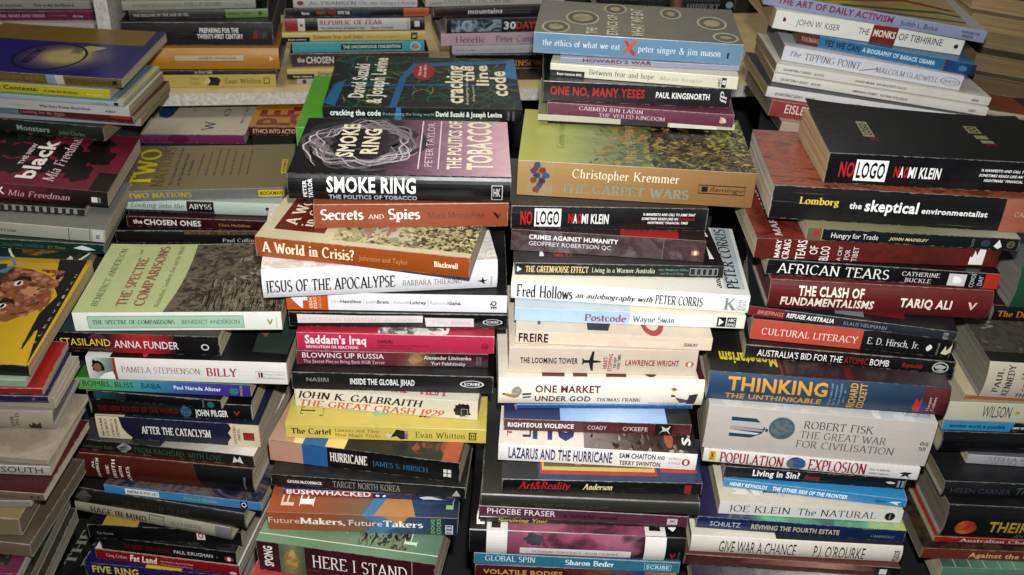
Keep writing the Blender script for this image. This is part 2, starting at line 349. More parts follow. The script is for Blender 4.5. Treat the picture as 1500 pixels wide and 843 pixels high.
def wisps(cx, cv, rx, rv, n, col, seed, wd, amp=.14, spread=.16):
    q = random.Random(seed); V, F = [], []
    for k in range(n):
        a = q.uniform(0, 6.28); L = q.uniform(.5, 1.8); f0 = 1 + q.uniform(-spread, spread); m = len(V); st = 12; z = (k % 9) * .000002; ph = q.uniform(0, 6)
        drift = q.choice((0, 0, .35, -.2)) * q.random()
        for j in range(st):
            t_ = a + L * j / (st - 1); f = f0 + amp * math.sin(3 * t_ + ph) * .5 + amp * .4 * math.sin(7.3 * t_ + ph) + drift * j / st
            w_ = wd * math.sin(math.pi * (j + .3) / st) * q.uniform(.6, 1.1)
            for s_ in (1, -1): V.append((cx + (rx * f + w_ * s_) * math.cos(t_), min(.99, max(.01, cv + (rv * f + w_ * s_ / 640) * math.sin(t_))), z))
            if j: e = m + 2 * j; F.append((e - 2, e - 1, e + 1, e))
    return [('m', V, F, ('ink', col), 'printed_picture')]
CROPS = dict(a=(0, 0), b=(400, 0), c=(750, 0), d=(1050, 0), e=(0, 170), f=(350, 170), g=(700, 170), h=(1050, 150),
             i=(0, 360), j=(350, 360), k=(700, 360), l=(1050, 360), m=(0, 593), n=(350, 593), o=(700, 593), p=(1050, 593))
STACKS = []
def B(cr, blx, bly, brx, bry, h, D, kind, col, look, sp=(), top=(), pg='#B8AC92', bow=0.0, topcol=None, rough=.34, nopage=0):
    return dict(cr=cr, bl=(blx, bly), br=(brx, bry), h=h, D=D / 1000, kind=kind, col=col, look=look, sp=sp, top=top, pg=pg, bow=bow, topcol=topcol, rough=rough)
def stack(name, place, scale, books): STACKS.append((name, place, scale, books))   # books listed top to bottom

# ---------------------------------------------------------------- the books, stack by stack, topmost first
W1, CR, BK, RD, GD = '#E6E4E0', '#E8DCC0', '#141416', '#C01C24', '#D8A83C'
PB, HB = 'paperback', 'hardback'
stack('centre', 'in the centre stack', 1.335, [
 B('g',190,385,1333,452,172,150,PB,'#8C6C44','thick tan paperback with landscape painting on its cover',
   sp=[G(190,1333,.0,1,['#A8824E','#9A7646','#866236'],.2), r(238,362,.0,1,'#A48A60')]+
      [blob(248+i*14,290+i*14,.08+j*.14,.3+j*.14,c,seed=i*7+j) for (i,j,c) in ((1,0,'#8A3A2C'),(2,1,'#3A5070'),(0,2,'#8C4A30'),(3,2,'#6A3048'),(4,3,'#35608A'),(1,3,'#32506E'),(2,4,'#A07030'),(0,4,'#7A3A50'),(3,4,'#8C3A2A'),(1,5,'#3C5468'))]+
      [t('Christopher Kremmer',455,970,.60,.84,'#E4D8BC','r'), t('THE CARPET WARS',402,1025,.16,.42,'#8E9680','R'), O(1065,1290,.36,.62,'#4A3420'), r(1080,1110,.42,.57,'#2A2018'), t('flamingo',1120,1282,.44,.56,'#3A2A1C','si')],
   top=[A(0,1000,0,1,['#1E1810','#3A2C14','#8A7430','#4A3A1C','#241C10','#9A8A44','#5A4420','#1C1610'],34,3,1.0,(1,1.6,1)),
        G(0,640,0,1,['#A9A850','#A2A856','#84945A','#5E7450','#4A5438'],.3)]+daubs(300,640,.0,1,260,['#6A7C48','#8A8A48','#A08840','#50684A','#7C7438','#98924C'],3,60,.09)+daubs(400,560,.45,1,80,['#B07A2C','#8A5A20','#A8843C','#7A6A34'],5,50,.09)+
        daubs(560,1000,.0,1,800,['#1C160E','#2E2414','#4A3A1C','#6A5A28','#8A7A34','#241A10','#A09044','#3A3018'],7,42,.07)+daubs(580,960,.5,.95,50,['#3A1E10','#5A3014','#1C120A'],9,80,.2)+daubs(820,1000,.4,.95,120,['#7C8040','#9A9448','#5C6230'],11,40,.1)+[
        t('THE CARPET WARS',462,500,.12,.86,'#B8AE80','r',1), t('Greene House',158,190,.25,.8,'#8C9444','r',1)], bow=.001),
 B('g',160,550,1110,565,112,125,PB,'#17181B','black paperback with a white title box under the tan painted one',
   sp=[t('NO',205,262,.22,.78,'#D8202C','b'), r(272,400,.12,.9,W1), t('LOGO',280,392,.22,.8,'#101012','b'), t('N',435,458,.3,.7,'#D8202C','b'), t('A',460,478,.3,.7,W1,'b'), t('O',480,498,.3,.7,'#D8202C','b'), t('MI KLEIN',500,630,.3,.7,W1,'b'),
       t("'A MANIFESTO AND CALL TO ARMS THAT",795,1050,.68,.78,W1,'bi'), t('SOMETIMES READS LIKE AN',790,968,.50,.60,W1,'bi'), t('DANGEROUS',972,1048,.5,.6,'#C02030','bi'), t("NIGHTMARE.' FINANCIAL TIMES",820,1018,.33,.43,W1,'bi')], top=[r(0,1000,0,1,'#2A2A26')]),
 B('g',160,655,1100,715,104,125,PB,'#54484A','clouded grey and maroon paperback with white two line title',
   sp=[A(160,1100,0,1,['#3E3638','#5E4E50','#4A2C2E','#6E6264','#3A3436'],14,1.2,4.), r(897,900,0,1,'#7A6E6E'), t('CRIMES AGAINST HUMANITY',247,680,.60,.80,W1,'b'), t('GEOFFREY ROBERTSON QC',247,648,.30,.5,'#D8D4D4','s'), E(1035,1075,.28,.55,'#C07858'), E(1048,1062,.32,.5,'#E8E0D8')],
   top=[r(0,1000,0,1,'#3A1A1C'), r(560,860,0,1,'#B0201C')]),
 B('k',180,143,1195,160,60,150,PB,'#121514','slim black paperback with gold title and white arrow on its spine',
   sp=[P([(190,.28),(212,.5),(190,.75)],W1), t('THE GREENHOUSE EFFECT',230,535,.28,.76,'#E6C88C','R'), t('Living in a Warmer Australia',552,858,.35,.72,'#D4E0B4','r'), t('Ann Henderson-Sellers',872,1020,.56,.74,'#6AA890','ri'), t('and Russell Blong',885,1000,.26,.42,'#6AA890','ri')]+
      [O(x,x+w,.22,.8,'#8C9090',.1) for x,w in ((1028,30),(1060,26),(1088,26),(1116,26),(1144,22))],
   top=[r(0,1000,0,1,'#2C2826'), P([(118,.1),(140,.1),(129,.3)],W1), P([(940,.1),(962,.1),(951,.3)],W1), P([(958,.45),(980,.45),(969,.62)],W1), t('ANTI',190,285,.1,.3,'#B02020','b',2), t('ARTIFICIAL',500,800,.6,.8,'#555','b')]),
 B('k',160,258,1315,332,86,155,HB,'#E2E2E0','white jacketed hardback with long black lettering along its spine',
   sp=[t('Fred Hollows',188,462,.22,.88,'#16161A','R'), t('an autobiography with',475,850,.36,.66,'#16161A','Ri'), t('PETER CORRIS',862,1092,.3,.78,'#16161A','R'), t('K',1195,1255,.2,.85,'#8A929C','R'), t('JOHN',1262,1280,.2,.8,'#555','r',1), t('KERR',1284,1300,.2,.8,'#555','r',1)],
   top=[G(0,1000,0,1,['#DEDCCC','#D8D4C4','#C8C8C4'],.1), r(900,985,.08,1,'#AEB8BC'), t('PETER CORRIS',912,962,.08,.98,'#121216','R',1), t('and',862,888,.08,.26,'#121216','Ri',1)]),
 B('k',178,365,1298,408,62,140,PB,'#DCE0D2','slim white paperback, pale blue along its left half',
   sp=[r(178,738,0,1,'#A9C6DE'), t('Postcode',518,722,.2,.72,'#A04868','R'), t('Wayne Swan',750,957,.26,.72,'#3C7CA4','R'), r(1162,1205,.12,.88,'#222'), r(1210,1255,.12,.88,'#333'), P([(1170,.2),(1195,.5),(1170,.8)],W1), t('ABC',1215,1250,.55,.78,W1,'b'), t('BOOKS',1215,1250,.2,.42,W1,'b')],
   top=[r(0,500,0,1,'#B8C4CC'), r(500,1000,0,1,'#D6D2BC')]),
 B('k',183,475,1138,515,60,135,PB,'#DCC8B0','cream paperback with bold black one word title',
   sp=[A(400,960,.1,.6,['#DCC8B0','#DCBCA8','#DCC8B0','#D8C4AC'],30,1.5), t('FREIRE',198,342,.14,.82,'#1A1A1A','b'), t('SEABURY',1003,1070,.3,.55,'#333','b')],
   top=[r(0,1000,0,1,'#CDBDA6'), P([(365,.05),(470,.05),(520,.4),(495,.4),(440,.18),(400,.18),(385,.4),(360,.4)],'#161616'), RG(640,760,-.0,.4,'#B8202A',.6), r(110,125,.1,.4,'#555')]),
 B('k',148,618,1060,635,122,128,PB,'#CBBCA8','beige paperback with a small black aeroplane on its spine',
   sp=[t('THE LOOMING TOWER',203,482,.40,.62,'#2C2C2E','b'),
       P([(500,.50),(512,.56),(535,.56),(548,.9),(558,.9),(556,.56),(585,.54),(597,.5),(585,.47),(556,.45),(558,.12),(548,.12),(535,.45),(512,.44)],'#26282C'), P([(500,.62),(508,.62),(514,.5),(508,.38),(500,.38),(506,.5)],'#26282C'),
       t('HEART-',605,624,.22,.72,'#B03A40','b',1), t('STOPPING',629,648,.12,.82,'#B03A40','b',1), t('THE NEW',654,668,.25,.7,'#333','b',1), t('YORK TIMES',673,687,.2,.8,'#333','b',1), t('LAWRENCE WRIGHT',712,972,.38,.60,'#A8343C','b'), E(1003,1045,.35,.58,'#C87040'), E(1016,1032,.37,.55,'#EEE4D8')]),
 B('k',97,770,1088,780,126,140,HB,'#E6E0CC','cream jacketed hardback with maroon lettering and tiny falling figures',
   sp=[t('ONE MARKET',273,587,.54,.78,'#6E3040','b'), t('UNDER GOD',273,543,.17,.40,'#6E3040','b'), t('THOMAS FRANK',570,787,.18,.34,'#5A5650','R'),
       blob(158,212,.35,.75,['#B8B4A8','#8A8478','#D0CCC0'],4,18,.15), P([(125,.42),(150,.35),(175,.3),(200,.36),(170,.45),(135,.5)],'#B88A3C'), blob(115,132,.42,.52,'#3A2A20',2), P([(212,.5),(255,.52),(255,.45),(212,.42)],'#34405A'), P([(215,.36),(255,.4),(252,.33),(215,.3)],'#34405A'),
       P([(925,.72),(945,.76),(960,.68),(940,.62)],'#A87848'), blob(925,955,.4,.52,'#8A4030',5), P([(950,.4),(1010,.3),(1045,.55),(1035,.2),(980,.14)],'#5A6478'), P([(1008,.1),(1050,.1),(1060,.55),(1018,.5)],'#48484A'), t('henry holt and co.',825,975,.1,.17,'#555','s')],
   top=[r(0,1000,0,1,'#DAD2BE'), r(210,320,.02,.25,'#6E2A34'), r(360,430,.02,.25,'#6E2A34'), r(520,620,.02,.25,'#6E2A34'), E(700,780,.02,.25,'#6E2A34'), r(970,1000,0,1,'#5E2630')]),
 B('o',185,18,1045,22,20,120,PB,'#15569A','thin bright blue paperback near the middle'),
 B('o',125,125,1035,155,57,128,PB,'#641C28','slim maroon paperback with white capitals and a black square',
   sp=[t('RIGHTEOUS VIOLENCE',145,465,.34,.70,W1,'b'), t('COADY',532,625,.32,.66,'#D4C4C4','s'), t('AND',638,692,.32,.66,'#7A343C','s'), t("O'KEEFE",703,825,.32,.66,'#D4C4C4','s'), r(860,945,0,1,'#17171A'), P([(880,.1),(898,.5),(890,.8),(915,.6),(935,.85),(925,.45),(938,.1),(918,.4),(895,.35)],'#C8C8C4')],
   top=[r(0,310,0,1,'#2C3A6A'), G(300,870,0,1,['#88A8D4','#A8C0DC','#8CACD0'],.2), r(870,1000,0,1,'#2A3028'), blob(0,110,.1,1,['#C8B8AC','#8A2A28','#D8C8B8'],7)]),
 B('o',98,270,1060,322,80,130,PB,'#DEDAD4','white paperback with dark blue capitals on a worn spine',
   sp=[t('LAZARUS AND THE HURRICANE',148,652,.22,.84,'#2C3A7E','b'), t('SAM CHAITON',685,860,.58,.86,'#222','b'), t('AND',868,905,.6,.8,'#222','b'), t('TERRY SWINTON',687,887,.14,.42,'#222','b'), t('THE PRICE IS',920,982,.62,.75,'#777','s'), t('JUSTICE',922,980,.36,.5,'#777','s'), E(988,1028,.3,.72,'#B04434'), E(1000,1016,.36,.66,'#EEE')],
   top=[r(0,430,0,1,'#D6CEC2'), G(430,1000,0,1,['#8A8078','#4A3A2C','#241A16'],.5), ]+daubs(450,960,.0,.95,120,['#2A201C','#4A3C34','#6E6058','#8C8078','#1E1614','#A89C90'],25,36,.13)+[ t('THE FIRST',40,64,.1,.9,'#C05048','b',1), t('LAZARUS',120,160,.1,1.0,'#2E2E5A','b',1), t('HU',170,390,.1,.62,'#2E3878','b'), E(840,885,.05,.3,'#B05838'), t('SAM CH',930,972,.1,.95,W1,'b',1)]),
 B('o',117,420,1088,442,58,150,PB,'#111112','black paperback with red slanted title and framed picture',
   sp=[t('Art&Reality',195,450,.28,.84,'#C4242C','Ri'), t('Anderson',507,652,.30,.76,'#E0D490','Ri'), r(1003,1035,.12,.82,'#A81E24')],
   top=[r(0,1000,0,1,'#1C1A1A'), r(180,1000,.0,.86,'#28406A'), r(190,780,.06,.86,'#B03A2C'), r(200,770,.1,.86,'#C8A850'), r(210,760,.14,.86,'#5A5A4A'), blob(240,560,.12,.86,['#8A8070','#D0C8B0','#3A3A30'],9,18,.2), r(800,985,.1,.86,'#B03A2C'), r(812,975,.16,.86,'#D4B440'), t('Art',50,140,.25,.9,'#C0282C','Ri',1)]),
 B('o',15,495,1075,540,60,185,HB,'#34342F','worn charcoal hardback with faint gilt lettering',
   sp=[t('GEOFFREY',110,210,.3,.55,'#5A5230','r'), t('Revival and survival in Islam',275,635,.34,.56,'#665A34','r'), t('Cambridge',870,985,.3,.52,'#5A5230','r')],
   topcol='#38352F'),
 B('o',5,545,1020,600,52,135,PB,'#643246','slim plum paperback with white capitals',
   sp=[t('PHOEBE FRASER',45,377,.34,.86,'#E6D8DC','s'), t('a single seed',412,678,.36,.70,'#3E2430','R'), r(920,970,.2,.75,'#C8B8BC'), P([(928,.3),(945,.48),(962,.3),(950,.5),(962,.68),(945,.55),(928,.68),(940,.5)],'#643246')], topcol='#2A161C'),
 B('o',10,572,960,602,26,140,PB,'#15150F','thin black paperback with small yellow script title',
   sp=[t('Surviving Your',98,340,.2,.85,'#B8B040','Ri')]),
 B('o',-42,722,1000,765,116,150,HB,'#17161A','glossy hardback with magenta photograph between white bands',
   sp=[r(40,140,.02,1,'#DCD6D0'), G(140,803,.02,.98,['#8A4860','#A85870','#5A2A3C','#9C4C68','#A06078','#40202C'],.7), blob(210,330,.5,.98,['#2A3038','#4A5058'],3), r(203,740,.12,.44,'#E0DAD4'), t('DETERRING DEMOCRACY',262,500,.22,.33,'#333','r'), t('NOAM CHOMSKY',520,680,.22,.33,'#333','r'), r(803,905,.02,1,'#DCD6D0'), P([(925,.42),(936,.42),(940,.28),(946,.42),(956,.42),(942,.16)],'#C02838'), t('VINTAGE',966,976,.15,.5,'#777','s',1)],
   top=[r(0,1000,0,1,'#1C1A1C'), G(175,810,0,1,['#8A4860','#A85870','#5A2A3C','#9C4C68'],.7), r(78,175,0,1,'#D6D0CA'), t('D',30,66,.05,.25,W1,'b',1), t('E',100,140,.02,.2,'#222','b',1), r(810,905,0,1,'#D6D0CA'), t('N',830,880,.05,.25,'#222','b',1), t('G',915,960,.05,.25,W1,'b',1)], rough=.25),
 B('o',-20,775,980,825,52,135,PB,'#2F7890','teal paperback with white serif lettering',
   sp=[t('GLOBAL SPIN',35,278,.36,.84,'#DCE6E8','r'), t('Sharon Beder',425,662,.32,.78,'#E0ECEC','R'), O(808,940,.22,.78,'#A8CCD4'), t('SCRIBE',818,930,.34,.66,'#B8D4DA','b'), r(360,364,0,1,'#286A80')]),
 B('o',-15,845,960,885,66,140,PB,'#561824','maroon paperback with gold capitals, lowest of its stack',
   sp=[t('VOLATILE BODIES',25,410,.4,.72,'#C8983C','b'), G(430,960,0,1,['#561824','#7A4A20','#2A3A7A','#B87A30'],.5)],
   top=[G(0,1000,0,1,['#561824','#8A6A50','#2A3A7A','#B87A30'],.6)]),
])
stack('second', 'in the stack left of centre', 1.36, [
 B('f',245,405,1325,425,126,156,HB,'#101113','black hardback with a smoke ring photograph and white lettering',
   sp=[t('PETER',318,336,.12,.78,W1,'b',1), t('TAYLOR',344,364,.08,.84,W1,'b',1), t('SMOKE RING',433,862,.36,.90,'#F0EEEA','b'), t('THE POLITICS OF TOBACCO',440,868,.06,.24,'#A8BCC8','b'), O(1230,1285,.14,.72,'#B8B8B8',.05), t('HK',1240,1275,.3,.6,'#B8B8B8','b')],
   top=[G(0,1000,0,1,['#141214','#141214','#1A1418','#3A2430','#7A5468','#9A7488','#B890A0','#D0A8B0'],.2)]+wisps(300,.53,205,.35,34,'#3A343A',3,26,.2,.16)+wisps(300,.53,205,.35,26,'#5E565C',5,16,.22,.14)+wisps(300,.53,205,.35,24,'#8C8288',9,10,.24,.12)+wisps(300,.53,205,.35,18,'#C8BCC2',8,6,.26,.10)+wisps(330,.6,235,.36,10,'#8C8288',18,4,.4,.2)+[
        t('SMOKE',190,268,.28,.88,'#F0E4C8','b',1), t('RING',300,378,.34,.80,'#F0E4C8','b',1), r(575,581,.1,.98,'#E4D4D8'), t('PETER TAYLOR',603,640,.14,.94,'#D8C4CC','s',1), r(666,672,.1,.98,'#E4D4D8'),
        t('THE POLITICS OF',708,772,.1,.98,'#F0E4C8','b',1), t('TOBACCO',800,915,.1,.98,'#F0E4C8','b',1)], rough=.28),
 B('f',370,550,1312,540,116,128,PB,'#9A4A26','rust red paperback with white serif title',
   sp=[t('Secrets',403,608,.38,.80,'#F0E6DC','R'), t('AND',630,705,.40,.58,'#EAD8CC','r'), t('Spies',727,882,.38,.80,'#F0E6DC','R'), t('Mara Moustafine',918,1195,.40,.66,'#742E1C','r'), P([(1235,.62),(1252,.62),(1262,.48),(1275,.62),(1262,.34)],'#3A1A10')]),
 B('f',88,685,1128,792,97,140,PB,'#A04C1A','orange brown paperback with painting, askew under the rust one',
   sp=[t('A World in Crisis?',118,572,.30,.80,'#F2DEC0','R'), t('Johnston and Taylor',595,832,.36,.62,'#CC8C58','s'), t('Blackwell',958,1070,.42,.68,'#F2DEC0','b')],
   top=[r(0,1000,0,1,'#C8BC98'), A(350,1000,.06,.96,['#7A7452','#B8AC80','#8A8C60','#C8B888','#5A5A38','#94906A'],26,2.,5.), blob(480,700,.3,.9,['#B8A878','#D0C49C','#8C8058'],5)]+daubs(360,1000,.06,.96,520,['#6A6A3C','#8C8858','#C0B484','#A89C6C','#4A4A28','#7C7444','#D0C8A0'],13,34,.06)+daubs(680,1000,.06,.6,260,['#3A3A20','#4C4A28','#6A6434','#2A2A16','#8A8048'],15,28,.06)+daubs(450,640,.1,.6,24,['#B4B09C','#8C8C80','#A0764C'],17,60,.2)+[ r(60,300,.14,.9,'#7E2C16'), t('A World',90,150,.22,.84,'#F0DCC0','R',1), t('in Crisis?',170,228,.22,.84,'#F0DCC0','R',1), r(245,247,.2,.85,'#D8A890'), t('Johnston',262,280,.25,.75,'#D8A890','s',1)]),
 B('j',122,258,1258,205,140,150,HB,'#D6D6DA','white jacketed hardback with tall black serif title',
   sp=[t('JESUS OF THE APOCALYPSE',140,755,.26,.66,'#26262C','R'), t('BARBARA THIERING',790,1080,.28,.48,'#3A3A40','r'), P([(1155,.34),(1178,.36),(1185,.5),(1190,.36),(1212,.38),(1192,.3),(1198,.18),(1180,.28)],'#222'), t('Doubleday',1222,1232,.12,.5,'#444','r',1)], top=[A(0,1000,0,1,['#D8D4CE','#BEB6A8','#E0DCD8','#B8A894'],40,1.)]),
 B('j',235,312,1308,330,84,150,PB,'#DADADE','white paperback with an orange square at its left end',
   sp=[r(235,437,0,1,'#CC5A22'), t('4',262,335,.12,.92,W1,'b',1), t('GREAT',345,360,.1,.9,'#F0C8A8','b',1), t('ESSAYS',366,382,.1,.9,'#F0C8A8','b',1), t('ABOUT',390,404,.1,.9,'#E8A880','s',1),
       t('Clive',452,495,.46,.64,'#9A9AA0','s'), t('Hamilton',497,598,.46,.64,'#222','b'), r(607,609,.4,.72,'#999'), t('Judith',618,672,.46,.64,'#9A9AA0','s'), t('Brett',675,733,.46,.64,'#222','b'), r(742,744,.4,.72,'#999'), t('Amanda',753,832,.46,.64,'#9A9AA0','s'), t('Lohrey',834,912,.46,.64,'#222','b'), r(921,923,.4,.72,'#999'), t('Raimond',932,1018,.46,.64,'#9A9AA0','s'), t('Gaita',1020,1080,.46,.64,'#222','b'), t('QE',1230,1256,.24,.72,'#1A1A1A','b',-1)], topcol='#1A1A1C'),
 B('j',248,395,1310,410,72,135,PB,'#131314','black paperback with torn white paper strips on its spine',
   sp=[P([(290,.28),(895,.42),(897,.86),(600,.82),(288,.86)],'#D2CCCA'), P([(912,.14),(1146,.16),(1144,.72),(905,.74)],'#D2CCCA'), t('A CERTAIN MARITIME INCIDENT',305,875,.45,.66,'#D4A8A4','r'), t('Tony Kevin',935,1130,.34,.58,'#D4A8A4','r'), ('ring',1188,1285,.3,.7,'#C8C8C8',.86), t('SCRIBE',1206,1266,.44,.58,'#C8C8C8','b')]),
 B('j',288,508,1245,530,86,128,PB,'#C42C50','pinkish red paperback with white title and small black words',
   sp=[t("Saddam's Iraq",327,622,.42,.86,'#F0E0E0','b'), t('REVOLUTION OR REACTION?',330,583,.14,.30,'#F0D4D8','b'), t('CARDRI',677,750,.52,.68,'#331018','b'), t('COMMITTEE AGAINST REPRESSION',677,925,.34,.42,'#551020','s'), t('AND FOR DEMOCRATIC RIGHTS IN IRAQ',677,845,.2,.28,'#551020','s'), RG(1183,1217,.28,.62,'#551020',.8), t('ZB',1190,1210,.38,.5,'#551020','b')],
   top=[r(0,1000,0,1,'#B81430'), A(410,740,.0,.5,['#1A1214','#D8CCC8','#4A3034','#E8DCD8'],40,1.), t('S',730,770,.02,.3,W1,'b')]),
 B('j',285,578,1215,597,66,130,PB,'#742434','wine red paperback with a face printed on its spine',
   sp=[t('BLOWING UP RUSSIA',313,708,.52,.88,'#E8D4D8','s'), t('The Secret Plot to Bring Back KGB Terror',317,713,.14,.38,'#D8B8C0','s'), G(770,960,.02,1,['#7A2430','#6A4830','#8A6840','#5A3A28','#3A4A38'],.5), r(960,1215,.02,1,'#4A1420'), blob(820,900,.1,.95,['#7A5838','#A88058','#4A3020'],4), t('Alexander Litvinenko',902,1133,.56,.82,'#E8DCD8','s'), t('Yuri Felshtinsky',937,1105,.14,.40,'#E8DCD8','s'), t('GIBSON',1158,1168,.2,.8,'#888','s',1), t('SQUARE',1172,1182,.2,.8,'#888','s',1)]),
 B('j',262,700,1240,725,84,140,PB,'#17181A','matt black paperback with spaced white capitals',
   sp=[t('NASIRI',335,440,.50,.72,'#9A9C9E','s'), t('INSIDE THE GLOBAL JIHAD',545,858,.40,.72,'#DCDCDA','b'), ('ring',1078,1195,.36,.76,'#D4D4D4',.86), t('SCRIBE',1098,1176,.48,.64,'#D4D4D4','b')], top=[r(0,1000,0,1,'#121314')]),
 B('j',278,782,1165,855,88,125,PB,'#D2CAB4','cream paperback with bold black and orange italic title',
   sp=[t('JOHN K. GALBRAITH',290,905,.50,.86,'#141414','Ri'), t('THE GREAT CRASH 1929',300,1005,.06,.40,'#D0603C','Ri'), blob(1040,1140,.08,.95,'#1A1A1C',6,26,.35), O(1085,1118,.15,.6,'#999',.06)],
   top=[r(0,1000,0,1,'#CCC4B0'), t('THE',520,620,.05,.3,'#B06050','Ri'), t('REA',680,820,.05,.3,'#B06050','Ri')]),
 B('n',230,160,1205,190,66,145,PB,'#C8B450','yellow paperback with a small black robed figure',
   sp=[t('The Cartel',257,452,.32,.72,'#26261C','R'), t('Lawyers and Their',470,688,.56,.78,'#5A5228','r'), t('Nine Magic Tricks',472,690,.22,.44,'#5A5228','r'), P([(725,.2),(755,.55),(770,.85),(800,.78),(828,.7),(812,.5),(826,.2),(790,.12),(770,.35)],'#1A1A1A'), blob(718,750,.15,.7,['#C88A8A','#D8C8A0','#A85A60'],4), blob(805,830,.2,.8,['#D8B8A0','#555555','#D8D0B0'],5), t('Evan Whitton',862,1103,.30,.72,'#22361C','r'), O(1122,1158,.22,.78,'#2A2A20',.12), t('H',1130,1150,.35,.65,'#2A2A20','R')],
   top=[r(0,1000,0,1,'#C6B454'), t('THE',60,130,.12,.42,'#222','r',1), t('Lawyers',160,178,.1,.5,'#666030','r',1), blob(330,620,.1,.75,['#7A9C70','#8CAC80','#A8B878'],7,20,.25), blob(620,720,.08,.55,'#2A2A22',3), blob(690,730,.1,.3,'#C07868',5)]),
 B('n',155,270,1078,385,98,125,PB,'#15151A','black paperback with peach and blue bands at left',
   sp=[r(155,318,0,1,'#BE9078'), r(318,440,0,1,'#2C669E'), t('HURRICANE',453,635,.34,.76,'#ECE4D8','R'), t('JAMES S. HIRSCH',660,925,.36,.60,'#3C78A8','r'), r(1000,1037,.26,.62,'#D4D0C4'), r(1016,1020,.26,.62,'#222'), r(1000,1037,.42,.46,'#222')],
   top=[r(0,130,0,1,'#BE9078'), r(130,180,0,1,'#D8C890'), r(180,300,0,1,'#2C669E'), r(300,400,0,1,'#D8C070'), r(400,1000,0,1,'#221C18'), ]+daubs(640,920,.05,1,60,['#3A1E14','#6A3018','#22140E','#8A4424'],27,60,.3)+[ r(905,990,0,1,'#B04A2C')]),
 B('n',160,395,1105,462,56,128,PB,'#1B1B1B','black paperback with narrow grey serif capitals',
   sp=[t('GAVAN McCORMACK',240,410,.38,.62,'#DCDCD8','b'), t('TARGET NORTH KOREA',462,790,.26,.78,'#9C9C94','r'), P([(1040,.2),(1062,.72),(1082,.22)],'#A8A8A4')],
   top=[A(0,1000,0,1,['#161616','#1E1E1C','#2A2826','#1A1A18'],30), blob(90,260,.3,.7,['#8C867A','#5A564E'],5)]),
 B('n',215,440,1055,474,28,128,PB,'#1F2C62','thin navy paperback with red lettering just peeking out',
   sp=[r(225,655,.12,1,'#A82834'), t('BUSHWHACKED',235,645,.28,1.1,'#E8E0E0','b'), P([(900,.2),(1000,.25),(930,.8),(880,.5)],'#C8C8D0'), blob(665,690,.3,.7,W1,3), blob(700,720,.3,.7,W1,4)]),
 B('n',145,607,1065,640,84,128,PB,'#A85428','orange and blue paperback with white outlined title lettering',
   sp=[G(145,1065,.01,.99,['#A0502A','#984C26','#8E5030','#7C5E44','#34587A','#243E60','#1A2E48'],.12), P([(600,.98),(680,.5),(610,.02),(700,.02),(790,.5),(740,.98)],'#4A7CA4'), P([(700,.98),(790,.5),(830,.98)],'#B8844A'),
       t('Future',150,300,.40,.72,'#D8BCA4','s'), t('Makers,',302,522,.40,.74,'#E8DCCC','R'), t('Future',540,702,.40,.72,'#D8D4CC','s'), t('Takers',704,900,.40,.74,'#E8E4DC','R'), t('DOUG',938,955,.1,.9,'#7CB060','b',1), t('COCKS',966,985,.06,.94,'#7CB060','b',1), O(1008,1045,.08,.6,'#C8C8C8',.08), t('UNSW',1014,1040,.38,.5,W1,'b'), t('PRESS',1014,1040,.18,.3,W1,'b')],
   top=[G(0,1000,0,1,['#A0502A','#984C26','#8E5030','#7C5E44','#34587A','#243E60','#1A2E48'],.12), P([(500,0),(620,.5),(520,1),(650,1),(780,.4),(700,0)],'#4A7CA4'), P([(560,0),(700,.5),(780,0)],'#B8844A'), t('FU',60,130,.08,.5,'#D8BCA4','s',1), t('FU',160,235,.08,.6,'#E8DCCC','R',1), t('LIFE',935,975,.1,.9,'#88B070','s',1), blob(440,530,.3,.8,'#3A2A28',4)]),
 B('n',100,805,960,925,142,132,PB,'#481822','thick maroon paperback with spaced white capitals and green cover',
   sp=[t('SPONG',134,176,.18,.86,'#ECE4E0','b',1), G(210,335,.0,1,['#5A6A48','#7A8058','#4A5A40'],.6), blob(225,310,.15,.85,['#C8A860','#8A6A30','#D8C080'],8,20,.3), t('HERE I STAND',370,825,.36,.76,'#ECE4DE','r'), r(848,851,0,1,'#B8A8A8')],
   top=[G(0,1000,0,1,['#6E8C6C','#5E7C5C','#6A8468','#54705A'],.4), ]+daubs(540,830,.1,.95,420,['#3C3424','#6A5E40','#5A6A48','#7C7A50','#2E3022'],29,30,.09)+[ t('JOHN',430,470,.2,.75,'#B8C8B0','r',1), t('HERE',800,870,.15,1,'#C0D0B8','r',1), r(0,1000,.08,.09,'#B8C8B8')]),
 B('n',60,905,930,1010,60,130,PB,'#B83838','red and white paperback lowest of all', sp=[r(200,600,0,1,'#D8D4D0')]),
])
